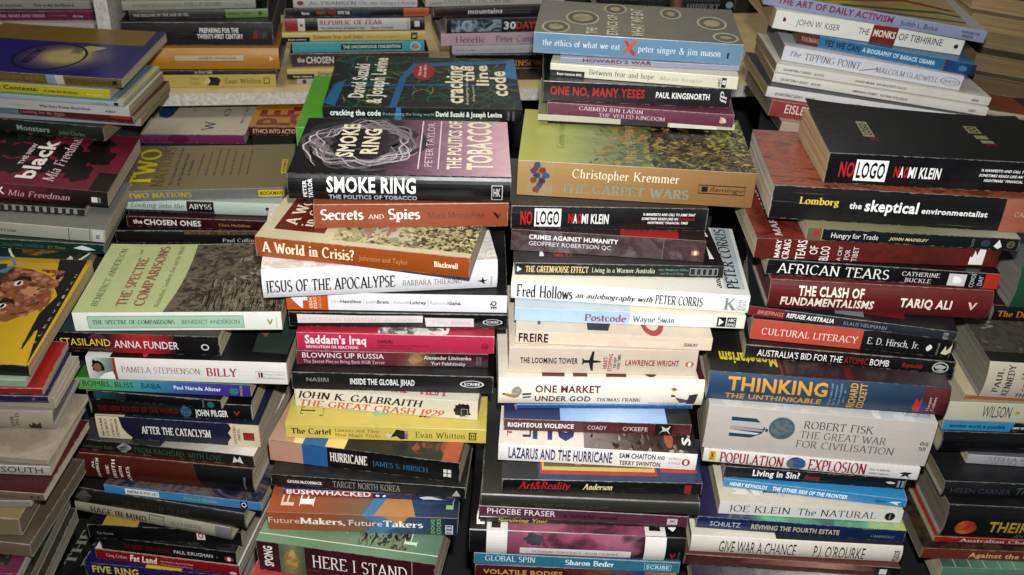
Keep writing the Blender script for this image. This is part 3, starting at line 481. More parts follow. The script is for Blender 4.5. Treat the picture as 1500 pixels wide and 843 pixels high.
stack('leftfront', 'in the left front stack', 1.235, [
 B('i',370,418,1380,412,90,148,PB,'#D8DACE','pale green paperback with a curved photograph on its cover',
   sp=[r(437,1195,.14,.82,'#86A890'), r(441,1191,.18,.78,'#A4C4AC'), t('THE SPECTRE OF COMPARISONS',460,857,.38,.60,'#4C6450','R'), t('BENEDICT ANDERSON',892,1173,.38,.60,'#5A7460','s'), P([(1308,.6),(1316,.6),(1322,.42),(1330,.6),(1338,.6),(1322,.28)],'#8A8040'), t('VERSO',1350,1358,.1,.7,'#999','s',1)],
   top=[r(0,1000,0,1,'#ACB680'), A(430,1000,0,1,['#3A3228','#564C40','#6E6252','#463C30','#62574A'],14,1.5,2,(1,2,1)), P([(430,0),(455,.25),(468,.5),(470,.75),(462,1),(400,1),(400,0)],'#ACB680'), P([(700,.08),(1000,.05),(1000,.28),(880,.32),(760,.26)],'#8C8270'), ]+daubs(480,1000,.0,1,420,['#4A4034','#564C40','#6A5E4E','#3E362C','#746856'],20,60,.09)+daubs(600,1000,.0,.45,300,['#3A3228','#4E4436','#2A241C','#6E6252','#857862'],21,12,.2,.1)+daubs(720,1000,.4,.95,160,['#8A7E6A','#6C614F','#5A4E40','#968A74'],23,36,.07)+[
        t('BENEDICT ANDERSON',72,104,.08,.92,'#6A7450','r',1), t('THE SPECTRE',190,240,.08,.78,'#9A5A44','R',1), t('of',170,190,.84,.92,'#9A5A44','ri',1), t('COMPARISONS',275,325,.08,.96,'#9A5A44','R',1), t('Nationalism, Southeast Asia and the World',375,400,.06,.96,'#7A8058','ri',1)], bow=.0025),
 B('i',290,515,1080,540,94,128,PB,'#1E171C','dark paperback with yellow and white capitals over red',
   sp=[G(520,860,.0,1,['#1E171C','#A02028','#B0242C','#4A1A20'],.4), blob(440,540,.5,1,['#1A2A4A','#8A2A30'],3), t('STASILAND',307,550,.36,.72,'#E0CC28','s'), t('ANNA FUNDER',567,880,.30,.68,'#E8E0DC','s'), t('STORIES FROM BEHIND THE BERLIN WALL',340,525,.18,.25,'#A04048','s'), RG(990,1028,.3,.62,'#D0D0D0',.7)],
   top=[G(0,1000,0,1,['#3A4A54','#2A3038','#1E171C','#3A2C24'],.4), blob(700,800,.1,.6,['#1A3A28','#9A3030'],4)]),
 B('i',440,650,1408,680,107,155,PB,'#D6D2CC','white paperback with red typewriter lettering and small portrait',
   sp=[G(440,580,.0,1,['#D0CCC6','#8A9C94','#5A6C60'],.3), blob(455,530,.3,.95,'#241A16',5), blob(470,512,.35,.75,'#8A6450',7,14,.15), P([(480,.02),(572,.02),(560,.4),(520,.3)],'#ECE8E4'), r(566,578,0,1,'#A04038'), t('PAMELA STEPHENSON:',605,992,.38,.64,'#A0444A','r'), t('BILLY',1015,1167,.32,.68,'#A84048','R'), O(1255,1397,.26,.62,'#B4B0AA',.04), r(1268,1276,.32,.56,'#A03030'), r(1280,1290,.32,.56,'#222'), t('HarperCollins',1296,1390,.44,.55,'#999','s'), t('Publishers',1296,1390,.3,.38,'#999','s')],
   top=[r(0,1000,0,1,'#161416'), r(0,120,0,1,'#C8C8C4'), G(620,1000,0,1,['#20242C','#161416','#141414'],.2), P([(810,.12),(990,.1),(1000,.62),(940,.98),(800,.45)],'#33443A'), P([(700,.95),(740,.5),(850,.3),(870,.4),(800,.62),(760,1)],'#8A5C44'), blob(260,330,.0,.4,'#B03A58',4), r(660,680,.8,1,'#B0B0B0')]),
 B('i',385,700,1228,740,58,128,PB,'#4C9A60','slim paperback fading from green through teal to purple',
   sp=[G(385,1228,0,1,['#5E9C40','#54A074','#3E8C9C','#3C5CA0','#48389A','#40308C'],.05), t('BOMBS, BLISS',412,658,.34,.78,'#1C3C34','s'), t('BABA',698,793,.34,.78,'#1C3450','s'), t('Paul Narada Alister',855,1085,.40,.70,'#D0D8E4','b'), E(1125,1170,.15,.75,'#2C7C8A',cols=['#1E5A8A','#3A9A5A']), t('FINCH',1176,1188,.1,.9,'#C8B870','s',1)],
   top=[r(0,1000,0,1,'#3A7C30')]),
 B('i',430,748,1085,800,42,128,PB,'#15171A','thin black paperback squeezed under the green to purple one',
   sp=[G(465,620,.2,.9,['#2A5058','#1A2A30'],.3), E(1015,1050,.1,.8,'#2C6A70'), t('Naomi',990,1002,.1,.9,'#889','s',1)], topcol='#101214'),
 B('m',450,45,1235,80,76,130,PB,'#0D0D0F','black paperback with dark red capitals and a little globe',
   sp=[t('THE NEW RULERS OF THE WORLD',487,878,.30,.62,'#7C1418','b'), E(888,942,.1,.8,'#245070',cols=['#173A5A','#3A6A8A','#142838']), t('JOHN PILGER',960,1118,.22,.62,'#E0E0DC','b'), P([(1145,.62),(1155,.62),(1162,.46),(1170,.62),(1180,.62),(1162,.3)],'#B02020'), blob(445,462,.1,.9,'#787068',4)]),
 B('m',487,160,1275,210,108,128,PB,'#1A2040','dark blue paperback with ragged cream ends',
   sp=[P([(487,0),(645,0),(650,.12),(628,.3),(610,.55),(604,.8),(600,1),(487,1)],'#CABE9E'), P([(1115,0),(1275,0),(1275,1),(1130,1),(1142,.8),(1125,.6),(1138,.4),(1120,.2)],'#CABE9E'),
       t('NOAM',505,518,.1,.9,'#8A3430','R',1), t('CHOMSKY',528,541,.1,.9,'#8A3430','R',1), t('EDWARD S.',556,568,.1,.9,'#8A3430','R',1), t('HERMAN',578,590,.1,.9,'#8A3430','R',1), t('AFTER THE CATACLYSM',703,1040,.34,.66,'#E0DCD0','R'), t('SOUTH END',1150,1162,.1,.9,'#9A3A38','R',1), t('PRESS',1170,1182,.3,.8,'#9A3A38','R',1), r(1197,1250,.32,.66,'#A8222C'), O(1197,1250,.32,.66,'#7A1A20',.08)],
   top=[r(0,1000,0,1,'#20264A'), r(0,180,0,1,'#C4B898')]),
 B('m',380,215,1245,305,52,140,PB,'#222320','dark green black paperback with dim green serif capitals',
   sp=[t('Lawrence Roth',412,560,.28,.56,'#5A6A44','r'), blob(575,655,.1,1,['#5A5A54','#9A9A94','#2A2A28'],4), t('FROM BAGHDAD, WITH LOVE',665,1090,.26,.72,'#46683A','r'), P([(1140,.2),(1150,.8),(1165,.5),(1178,.85),(1192,.2),(1165,.35)],'#CCCCC8')],
   top=[G(0,1000,0,1,['#3A3C38','#4A4C48','#A8A498','#C8C4B8'],.3), P([(300,0),(480,0),(600,1),(500,1)],'#343632')]),
 B('m',360,345,1248,430,114,150,HB,'#581E14','brown red hardback shading to black with upright white lettering',
   sp=[P([(965,1),(985,.5),(1010,0),(1248,0),(1248,1)],'#121214'), t('AL',475,486,.5,.85,'#D8CCC0','R',1), t('FRANKEN',495,508,.1,.9,'#D8CCC0','R',1), t('THE',542,556,.3,.7,'#E0D4C8','R',1), t('TRUTH',572,588,.1,.9,'#E0D4C8','R',1), t('WITH',606,620,.2,.7,'#E0D4C8','R',1), t('JOKES',640,656,.05,.7,'#E0D4C8','R',1), t('DUTTON',1205,1214,.2,.7,'#999','s',1)]),
 B('m',515,430,1280,520,40,128,PB,'#3A84B4','slim sky blue paperback with a small white title label',
   sp=[r(617,783,.18,.84,'#DCDCD8'), t('AMERICA PSYCHO',625,775,.34,.68,'#222','R'), t('Richard Neville',903,1068,.32,.66,'#8CA868','R'), r(1178,1213,.12,.88,'#16202A'), RG(1184,1208,.22,.8,W1,.7)],
   top=[A(0,1000,0,1,['#1A2244','#2A2A4A','#6A5A54','#1E2A50'],30,1.5), blob(60,200,.1,.7,'#6A8AA8',5)]),
 B('m',370,470,1205,605,68,148,HB,'#22211B','dark olive hardback with faded gilt capitals',
   sp=[blob(375,470,.05,.95,['#3A3830','#5A564A','#22201A'],4), t('SIR WILLIAM DEANE',613,945,.30,.70,'#4C4628','r')]),
 B('m',380,515,1135,660,54,140,HB,'#98947F','grey white jacketed hardback with dark serif title',
   sp=[t('HAGE IN MIND',455,732,.26,.72,'#3E3A30','R'), O(745,818,.08,.92,'#4E4A3C',.06), t('THE BOOK',752,812,.55,.72,'#555','r'), t('ALEXANDER',847,997,.50,.76,'#5A5444','r'), t('HAGELUND',870,990,.14,.38,'#5A5444','r'), r(1062,1135,0,1,'#74747A')], topcol='#6A6656'),
 B('m',440,652,1185,690,68,130,PB,'#111214','black paperback with a tiny red and white tab',
   sp=[t('The Known',480,560,.34,.52,'#999','r'), r(968,1008,.3,.9,'#D8D0CC'), RG(975,1000,.4,.78,'#A02828',.6)], top=[r(0,1000,0,1,'#111214'), r(100,330,0,.4,'#A88C30')]),
 B('m',500,705,1160,785,62,128,PB,'#151518','black paperback with dark red title and spaced white name',
   sp=[t('THE GREAT UNRAVELLING',610,845,.32,.68,'#74181C','b'), t('PAUL KRUGMAN',857,1045,.36,.62,'#DCD8D4','s'), E(1100,1145,.2,.62,'#A83A34'), E(1114,1132,.26,.56,'#DDD'), blob(1062,1070,.4,.5,'#888',3)],
   top=[A(0,1000,0,1,['#151518','#1A1A1C','#4A4844'],30)]),
 B('m',475,752,1175,838,48,128,PB,'#96181E','slim bright red paperback with white script title',
   sp=[t('Greg Critser',528,630,.40,.72,'#E8C8C8','r'), t('Fat Land',642,778,.26,.84,'#F0E8E4','bi'), t('How Americans Became the Fattest',795,952,.52,.68,'#E0B8B8','s'), t('People in the World',797,945,.22,.36,'#E0B8B8','s'), E(1125,1160,.1,.4,'#D0D0C8')], topcol='#C8C4BC'),
 B('m',430,842,1190,915,72,135,PB,'#28226A','purple paperback with yellow capitals and a yellow block',
   sp=[t('FIVE RING',465,690,.45,.85,'#D8C830','b')], top=[r(0,1000,0,1,'#28226A'), r(390,620,0,1,'#C8A820'), t('BR',50,110,.2,.9,'#D8D8DC','b',1), r(100,140,.1,.3,'#C8C8CC')]),
 B('m',225,905,1200,985,60,215,PB,'#161614','large black book spreading beyond the others at the bottom',
   top=[A(0,1000,0,1,['#121210','#1C1C18','#2A2A24','#141412'],20,1), t('THE BRITISH',60,110,.1,.95,'#8A8A80','R',1), t('EMPIRE OF',150,200,.1,.8,'#8A8A80','R',1)]),
])
stack('rightfront', 'in the right front stack', 1.34, [
 B('h',520,395,1645,452,152,126,PB,'#15161A','thick black paperback crowning its stack, with white boxed word',
   sp=[t('NO',583,655,.26,.72,'#C81E26','b'), r(658,813,.14,.82,W1), t('LOGO',668,803,.24,.74,'#101012','b'), t('N',848,872,.32,.66,'#C81E26','b'), t('A',874,894,.32,.66,W1,'b'), t('O',896,916,.32,.66,'#C81E26','b'), t('MI KLEIN',918,1073,.32,.66,W1,'b'),
       t("'A MANIFESTO AND CALL TO ARMS THAT",1262,1575,.64,.72,W1,'bi'), t('SOMETIMES READS LIKE AN',1257,1470,.48,.56,W1,'bi'), t("NIGHTMARE.' FINANCIAL TIMES",1287,1525,.32,.40,W1,'bi'), t('DANGEROUS',1476,1570,.48,.56,'#C02030','bi')],
   top=[r(0,1000,0,1,'#1B1B18'), r(195,246,.36,.66,'#8C8670'), t('LOGO',203,238,.40,.62,'#24241F','b',1), r(212,256,.27,.35,'#5A181A'), r(700,760,.56,.72,'#8A845E'), r(712,768,.44,.52,'#8A845E'), r(720,775,.35,.41,'#8C8670'), r(726,780,.30,.34,'#6A1A1A'), t('OO',710,750,.58,.7,'#24241F','b',1)], bow=.006, pg='#B89C72'),
 B('h',250,565,1640,648,166,150,PB,'#141416','broad black paperback with yellow name and an orange woodgrain cover',
   sp=[t('Lomborg',385,577,.50,.70,'#D8B848','R'), t('the',630,690,.44,.62,'#DEDCD8','b'), t('skeptical',705,962,.40,.72,'#ECEAE6','b'), t('environmentalist',980,1298,.42,.58,'#E6E4E0','b'), A(1370,1640,0,1,['#8A4A34','#A4604A','#93523E'],20,1.), t('CAMBRIDGE',1425,1610,.48,.62,'#C8A898','r')],
   top=[A(0,1000,0,1,['#4A1C10','#8A4024','#9A4C2C','#5C2816','#7C3A20'],14,3.5,1,(1,3,1)), t('BJORN',60,110,.35,.75,'#8A3A1C','r',1), t("'thought provoking'",175,192,.2,.8,'#D8B8A0','si',1), r(195,215,.2,.4,'#C89030')], pg='#BEB6A6'),
 B('h',435,672,1465,727,60,128,PB,'#1A2024','slim dark slate paperback with pale condensed title',
   sp=[r(435,505,0,1,'#6A6444'), blob(455,500,.3,.95,'#B03434',5), r(505,509,0,1,'#A89850'), t('Hungry for Trade',553,782,.30,.72,'#DCD8D0','s'), t('JOHN MADELEY',835,1027,.36,.58,'#C8BC88','bi'), t('PLUTO',1235,1248,.2,.8,'#888','s',1), E(1280,1325,.2,.8,'#3A4658'), P([(1345,.3),(1365,.85),(1385,.3),(1368,.1)],'#D8D8D4'), E(1405,1445,.2,.8,'#6A6448'), t('Z',1415,1436,.35,.66,'#1A1A1A','b')],
   top=[G(0,1000,0,1,['#8A8460','#7A7A5A','#A0A090'],.3)]),
 B('h',180,760,1362,806,98,130,PB,'#501C14','mottled dark red paperback with upright white lettering',
   sp=[A(180,1362,0,1,['#32100E','#5A1E16','#701F18','#3A1410'],12,1.5,2), t('MARY',276,300,.05,.98,'#E4DCD4','R',1), t('CRAIG',314,345,.02,.98,'#E4DCD4','R',1), t('TEARS',378,424,.0,.98,'#ECE4DC','s',1), t('OF',442,482,.3,.72,'#ECE4DC','s',1), t('BLOO',495,540,.02,.72,'#ECE4DC','s',1), t('A CRY',580,600,.02,.75,'#D8CCC4','s',1), t('FOR',615,640,.1,.6,'#D8CCC4','s',1), t('TIBET',652,678,.02,.75,'#D8CCC4','s',1), P([(1222,.1),(1222,.5),(1232,.45),(1240,.8),(1252,.55),(1262,.95),(1290,.9),(1290,.1)],'#E0DCD8')],
   top=[A(0,1000,0,1,['#32100E','#5A1E16','#8A3020','#3A1410'],12,1.5,2), t('MARY CRAIG',80,110,.05,.9,'#C8B8B0','R',1)]),
 B('l',235,140,1365,215,76,130,PB,'#14151E','black navy paperback with white classical capitals and red end',
   sp=[r(1295,1365,0,1,'#C03020'), t('AFRICAN TEARS',288,835,.18,.80,'#ECE8E2','r'), t('CATHERINE',895,1077,.52,.78,'#DCD8D4','r'), t('BUCKLE',915,1042,.12,.38,'#DCD8D4','r'), r(1120,1205,.08,.84,'#C8C4C4'), blob(1135,1190,.18,.75,'#ECE6E4',5), t('COVOS',1226,1248,.06,.94,'#C8C8C8','s',1), t('DAY',1264,1286,.2,.8,'#C8C8C8','s',1)]),
 B('l',238,300,1310,358,138,152,HB,'#701A1E','deep red hardback with cream condensed capitals',
   sp=[t('THE CLASH OF',377,693,.56,.86,'#ECE0CC','b'), t('FUNDAMENTALISMS',300,750,.18,.48,'#ECE0CC','b'), t('TARIQ ALI',872,1120,.34,.64,'#ECE0CC','b'), P([(1195,.62),(1208,.62),(1218,.46),(1230,.62),(1240,.62),(1218,.34)],'#D8C8B0')], pg='#6A2A2A'),
 B('l',150,338,1165,468,46,128,PB,'#2C3238','slim slate grey paperback with a red left end',
   sp=[r(150,330,0,1,'#8A2428'), t('BRIEFINGS',196,326,.28,.70,'#D89890','si'), t('REFUGE AUSTRALIA',340,573,.28,.74,'#ECE8E4','bi'), t('KLAUS NEUMANN',622,830,.28,.66,'#8A9298','s'), t('UNSW',1100,1125,.5,.8,'#999','b'), t('PRESS',1100,1125,.1,.4,'#999','b')],
   top=[r(0,1000,0,1,'#20262A'), r(420,560,.05,.5,'#7A8488'), r(560,760,.1,.6,'#7A2024'), t('CORNERSTONE',600,740,.2,.4,'#B04040','b')]),
 B('l',160,455,1130,550,100,128,PB,'#16151A','paperback half salmon with white slab title, half black',
   sp=[r(160,700,0,1,'#C8503E'), t('CULTURAL LITERACY',212,682,.30,.62,'#F0DCD0','r'), t('E. D. Hirsch, Jr.',727,975,.34,.66,'#DCD8D4','r'), blob(1008,1040,.25,.6,'#D8D4D0',4), P([(1085,.2),(1100,.6),(1110,.35),(1130,.7),(1132,.3),(1110,.15)],'#C8C0A0'), t('VINTAGE',1062,1072,.1,.7,'#999','s',1)], pg='#A8A49C'),
 B('l',130,545,1150,632,64,130,PB,'#0D0D0F','black paperback with one word of its white title in red',
   sp=[t("AUSTRALIA'S BID FOR THE",193,608,.24,.74,'#ECE8E4','s'), t('ATOMIC',617,733,.24,.74,'#B02420','s'), t('BOMB',743,835,.24,.74,'#ECE8E4','s'), t('Reynolds',897,997,.34,.66,'#A02828','bi'), RG(1042,1120,.1,.9,'#B8B8B8',.85), P([(1050,.6),(1075,.75),(1110,.6),(1095,.4),(1060,.42)],'#A8A8A8'), P([(1060,.3),(1085,.38),(1105,.3),(1085,.18)],'#A8A8A8')]),
 B('l',-55,745,1103,830,138,152,HB,'#2A4A6A','blue jacketed hardback with large gold capitals',
   sp=[G(-55,975,.02,.98,['#2C4E70','#2E4C6A','#243E58'],.2), G(975,1103,.02,.98,['#5A2830','#6A2830','#561C24'],.3), t('THINKING',37,518,.46,.88,'#D89C38','b'), t('THE UNTHINKABLE',32,500,.14,.34,'#D09838','b'), t('Think-Tanks and',532,543,.12,.88,'#9AB0C0','r',1), t('the Economic',554,565,.14,.86,'#9AB0C0','r',1), t('Counter-Revolution',576,587,.1,.9,'#9AB0C0','r',1), t('1931 - 1983',598,609,.3,.8,'#9AB0C0','r',1), t('RICHARD',626,660,.1,.94,'#D09838','b',1), t('COCKETT',672,704,.1,.94,'#D09838','b',1), P([(935,.3),(945,.62),(965,.5),(975,.66),(975,.12),(950,.12)],'#C83030'), P([(977,.12),(977,.56),(1000,.5),(1000,.12)],'#2848A0'), t('Harper',1005,1018,.2,.7,'#C8A8A8','R',1), t('Collins',1028,1040,.2,.7,'#C8A8A8','R',1)],
   top=[G(0,1000,0,1,['#1C1C1A','#24221C','#3A1A20','#3A2A2A','#54484A'],.4), t('Monetarism',50,292,.1,.24,'#C8B828','b',2), r(300,306,0,.6,'#A02028'), r(570,600,0,.4,'#6A1A24'), A(320,560,.02,.4,['#4A1A20','#2A1A2A','#5A3A30'],20)]),
 B('p',-72,208,1012,303,215,165,PB,'#BDB4AC','very thick white paperback with a medal on its spine',
   sp=[P([(45,.78),(165,.78),(215,.58),(200,.45),(150,.34),(45,.34)],'#244E68'), P([(45,.70),(185,.70),(205,.62),(205,.56),(45,.58)],'#B8B4B4'), P([(45,.58),(205,.54),(198,.50),(45,.50)],'#B09CA0'), P([(45,.50),(190,.46),(175,.42),(45,.42)],'#C8C4C0'), E(214,228,.5,.58,'#3A464C'),
       E(228,355,.36,.86,'#54666C',n=28), E(240,343,.41,.81,'#3C4C52',n=28,cols=['#2E3C42','#66787C','#42545A']), RG(228,355,.36,.86,'#7A8C90',.94), t('ROBERT FISK',393,725,.66,.82,'#2A2C34','r'), t('THE GREAT WAR',383,797,.44,.60,'#64625E','r'), t('FOR CIVILISATION',375,845,.22,.38,'#64625E','r'), t('4TH ES',955,995,.5,.58,'#333','b'), t('TATE',955,990,.38,.46,'#333','b')],
   top=[A(0,1000,0,1,['#C8C4BE','#B8B4AC','#AEB4BC','#D0CCC4'],20), t('CIVILISATION',860,980,.05,.12,'#4A6A8A','r')], pg='#A89C88'),
 B('p',-72,275,975,370,62,130,PB,'#D2CECA','white paperback with red outlined capitals and a globe',
   sp=[r(-45,-10,.14,.9,'#D8B828'), t('TIME',-36,-20,.2,.84,'#8A1A1A','b',1), t('POPULATION',10,322,.1,.86,'#A81824','R'), E(335,430,-.0,.98,'#2A5A9A',cols=['#1E3E7A','#2E5C9C','#6A7C3A','#1E3E7A']), t('EXPLOSION',442,722,.12,.92,'#A81824','R'), t('PAUL R. EHRLICH',738,835,.55,.66,'#333','b'), t('ANNE H. EHRLICH',738,835,.24,.35,'#333','b'), P([(880,.5),(905,.62),(945,.6),(925,.4),(940,.12),(915,.34),(890,.15),(900,.42)],'#333')]),
 B('p',30,352,912,415,54,130,PB,'#101012','black paperback with bulging white question title',
   sp=[t('Living in Sin?',170,398,.34,.86,'#ECE8E2','b'), t('Spong',422,497,.38,.72,'#B02828','bi'), P([(815,.62),(835,.7),(860,.62),(858,.5),(830,.48)],'#C8C4C0'), r(872,884,.2,.8,'#888'), r(892,904,.2,.8,'#888')], top=[r(0,1000,0,1,'#121214'), blob(610,680,0,.4,'#A83838',5), blob(750,800,0,.4,'#555',6)]),
 B('p',30,400,918,505,40,128,PB,'#2C86BC','thin bright blue paperback with bold white capitals',
   sp=[t('HENRY REYNOLDS',60,245,.26,.70,'#D8E4EC','bi'), t('THE OTHER SIDE OF THE FRONTIER',272,635,.26,.72,'#E8F0F4','bi'), t('PENGUIN',770,820,.3,.6,'#1A3A5A','b'), P([(835,.5),(860,.65),(895,.7),(875,.45),(885,.2),(858,.38)],'#D8E0E4')]),
 B('p',5,532,895,580,60,128,PB,'#D0CCC6','cream paperback with plain black serif title and round seal',
   sp=[t('JOE KLEIN',55,352,.26,.78,'#28282C','r'), t('The NATURAL',387,770,.26,.78,'#28282C','r'), E(810,860,.2,.84,'#161618'), P([(832,.3),(838,.3),(838,.74),(832,.74)],'#888')],
   top=[r(0,1000,0,1,'#C4BCA8'), t('NA',250,330,.12,.6,'#4A4640','r',1), t('The Mis',350,385,.1,.7,'#5A564E','r',1), A(80,230,.1,.5,['#C4BCA8','#D0C8B4','#8A8274'],50)]),
 B('p',-105,600,908,674,58,130,PB,'#1D2E62','royal blue paperback with spaced pale capitals',
   sp=[t('SCHULTZ',-38,110,.30,.68,'#B8C4D8','s'), t('REVIVING THE FOURTH ESTATE',164,592,.28,.66,'#C8B888','b'), t('CAMBRIDGE',745,860,.32,.52,'#8A98B0','ri')],
   top=[G(0,1000,0,1,['#2A2A50','#3A3060','#58A878','#3A5C60','#5AA878','#A8AC60'],.4)]),
 B('p',-137,715,885,770,82,150,HB,'#CEC8BA','cream jacketed hardback with tall narrow black capitals',
   sp=[t('GIVE WAR A CHANCE',2,374,.16,.82,'#1A1A1A','s'), t("P.J. O'ROURKE",460,708,.16,.82,'#1A1A1A','s'), t('PICADOR',846,874,.12,.8,'#333','b',1)], top=[r(0,400,0,1,'#D0CAB8'), r(400,1000,0,1,'#2E3436')]),
 B('p',-165,778,880,848,50,130,PB,'#54241E','brown red paperback with pinkish streak',
   sp=[G(100,760,.5,1,['#54241E','#8A5448','#A87868','#54241E'],.3), t('YEARS OF SIEGE',420,660,.25,.5,'#2A1410','b'), r(760,880,0,1,'#1A1618'), r(785,820,.3,.8,'#C8C8C4')], topcol='#6A3A30'),
 B('p',-130,905,850,960,62,140,PB,'#3A3040','dark paperback with rounded grey lettering on its cover',
   top=[G(0,1000,0,1,['#3A2C48','#6A6A6A','#A8A8A4','#8A8C8A'],.3), t('VOODOO',330,620,.15,.5,'#2A2A2C','r')]),
])
stack('farright', 'in the right edge stack', 1.30, [
 B('l',1420,302,2420,350,200,150,HB,'#1E5A3C','green hardback with pale page edges turned left', top=[r(0,1000,0,1,'#6A7470')], pg='#8C8A86'),
 B('l',1330,365,2330,415,75,150,HB,'#17140F','black hardback with small orange typewriter lettering', sp=[t('The Do',1352,1500,.36,.72,'#C07828','R')], topcol='#0E0E0E'),
 B('l',1275,738,2330,800,178,158,HB,'#BEB4A0','thick cream hardback with a grey photographic cover',
   sp=[t('PAUL',1322,1350,.2,.85,'#3A3A38','R',1), t('KENNEDY',1372,1404,.1,.95,'#3A3A38','R',1), r(1440,1700,.72,.76,'#4A3A6A'), t('THE RISE',1440,1800,.42,.66,'#5A5A5C','R'), t('OF',1462,1500,.28,.38,'#333','R'), t('THE GREAT',1440,1640,.08,.2,'#333','R')],
   top=[A(0,1000,0,1,['#3A3832','#5C584C','#4A463C','#787264'],24,2), t('WORLD',60,125,.4,.95,'#A09A88','r',1), r(0,1000,0,.12,'#2E2C26')], pg='#8C8878'),
 B('l',1205,748,2300,800,20,150,PB,'#B05A2C','thin orange paperback lying above the pale green one', topcol='#C8B890'),
 B('p',1105,72,2150,112,88,140,PB,'#BEBEA6','pale green grey paperback with narrow dark green capitals',
   sp=[t('WILSON',1280,1420,.22,.86,'#2E4A3C','s'), r(1440,1460,.45,.6,'#A8A030'), t('THE OUTSIDER',1480,1800,.22,.86,'#2E4A3C','s')], topcol='#A09C84'),
 B('p',1098,122,2130,160,46,135,PB,'#14161A','slim paperback, left end sky blue with small black words',
   sp=[P([(1098,0),(1425,0),(1440,1),(1098,1)],'#3490C0'), t('another world is possible',1130,1398,.34,.68,'#14242E','b'), t('new world',1436,1520,.34,.68,'#D8D8D8','b')], topcol='#B8B8B4'),
 B('p',1075,225,2100,262,96,140,HB,'#13151A','black hardback with nearly invisible lettering',
   sp=[t('vintage and black',1140,1350,.4,.58,'#2E2C24','r'), t('A',1450,1490,.3,.4,'#555','r')]),
 B('p',1215,286,2200,350,44,135,PB,'#A4A4A8','slim grey white paperback with thin spaced capitals',
   sp=[t('STELLA RIMINGTON',1315,1700,.56,.9,'#5A5A60','r'), t('OPEN SECRET',1305,1700,.08,.46,'#8A8A94','r')], topcol='#6A6A6C'),
 B('p',1090,445,2200,490,72,150,HB,'#1C1D22','dark grey hardback with faint grey capitals',
   sp=[t('HELEN GARNER',1125,1415,.36,.68,'#4A4C58','s'), t('True Stories',1440,1700,.4,.8,'#5A6A60','ri')], topcol='#26272A', pg='#8A8068'),
 B('p',1082,640,2150,690,155,160,HB,'#0F1012','thick black hardback with gold capitals and a red disc',
   sp=[E(1135,1240,.14,.6,'#A82A1C',n=24,cols=['#7A1A14','#C03A20','#C88A30']), t('THEIR',1297,1490,.28,.6,'#BC9A34','b'), t('FINEST',1520,1750,.28,.6,'#BC9A34','b'), t('ROBERT',1435,1640,.06,.2,'#889','ri')],
   topcol='#17191A', pg='#7C7464'),
 B('p',1055,668,2150,716,26,140,PB,'#A02818','thin red paperback with a white worded edge',
   sp=[t('Australian Challenges',1180,1640,.25,.8,'#C8BCB4','R')], topcol='#9A2A1C'),
 B('p',990,748,2050,790,50,150,PB,'#7A3018','rust brown paperback with cream lettering low at right',
   sp=[t('Against the Grain',1220,1600,.3,.74,'#D8B070','b')], top=[A(0,1000,0,1,['#14100C','#2A2018','#4A3A20','#1A1612'],40,1)], pg='#7A7262'),
 B('p',1070,885,2100,925,95,140,PB,'#5A8A74','mint green paperback with thin cream lines, at the bottom',
   top=[G(0,1000,0,1,['#3A5A50','#5A9078','#48806C','#A8AC9C'],.2)]+[r(60+i*70,64+i*70,.0,.5,'#A8B09C') for i in range(8)]+[r(0,1000,.5,.54,'#B8B48C')], sp=[]),
])
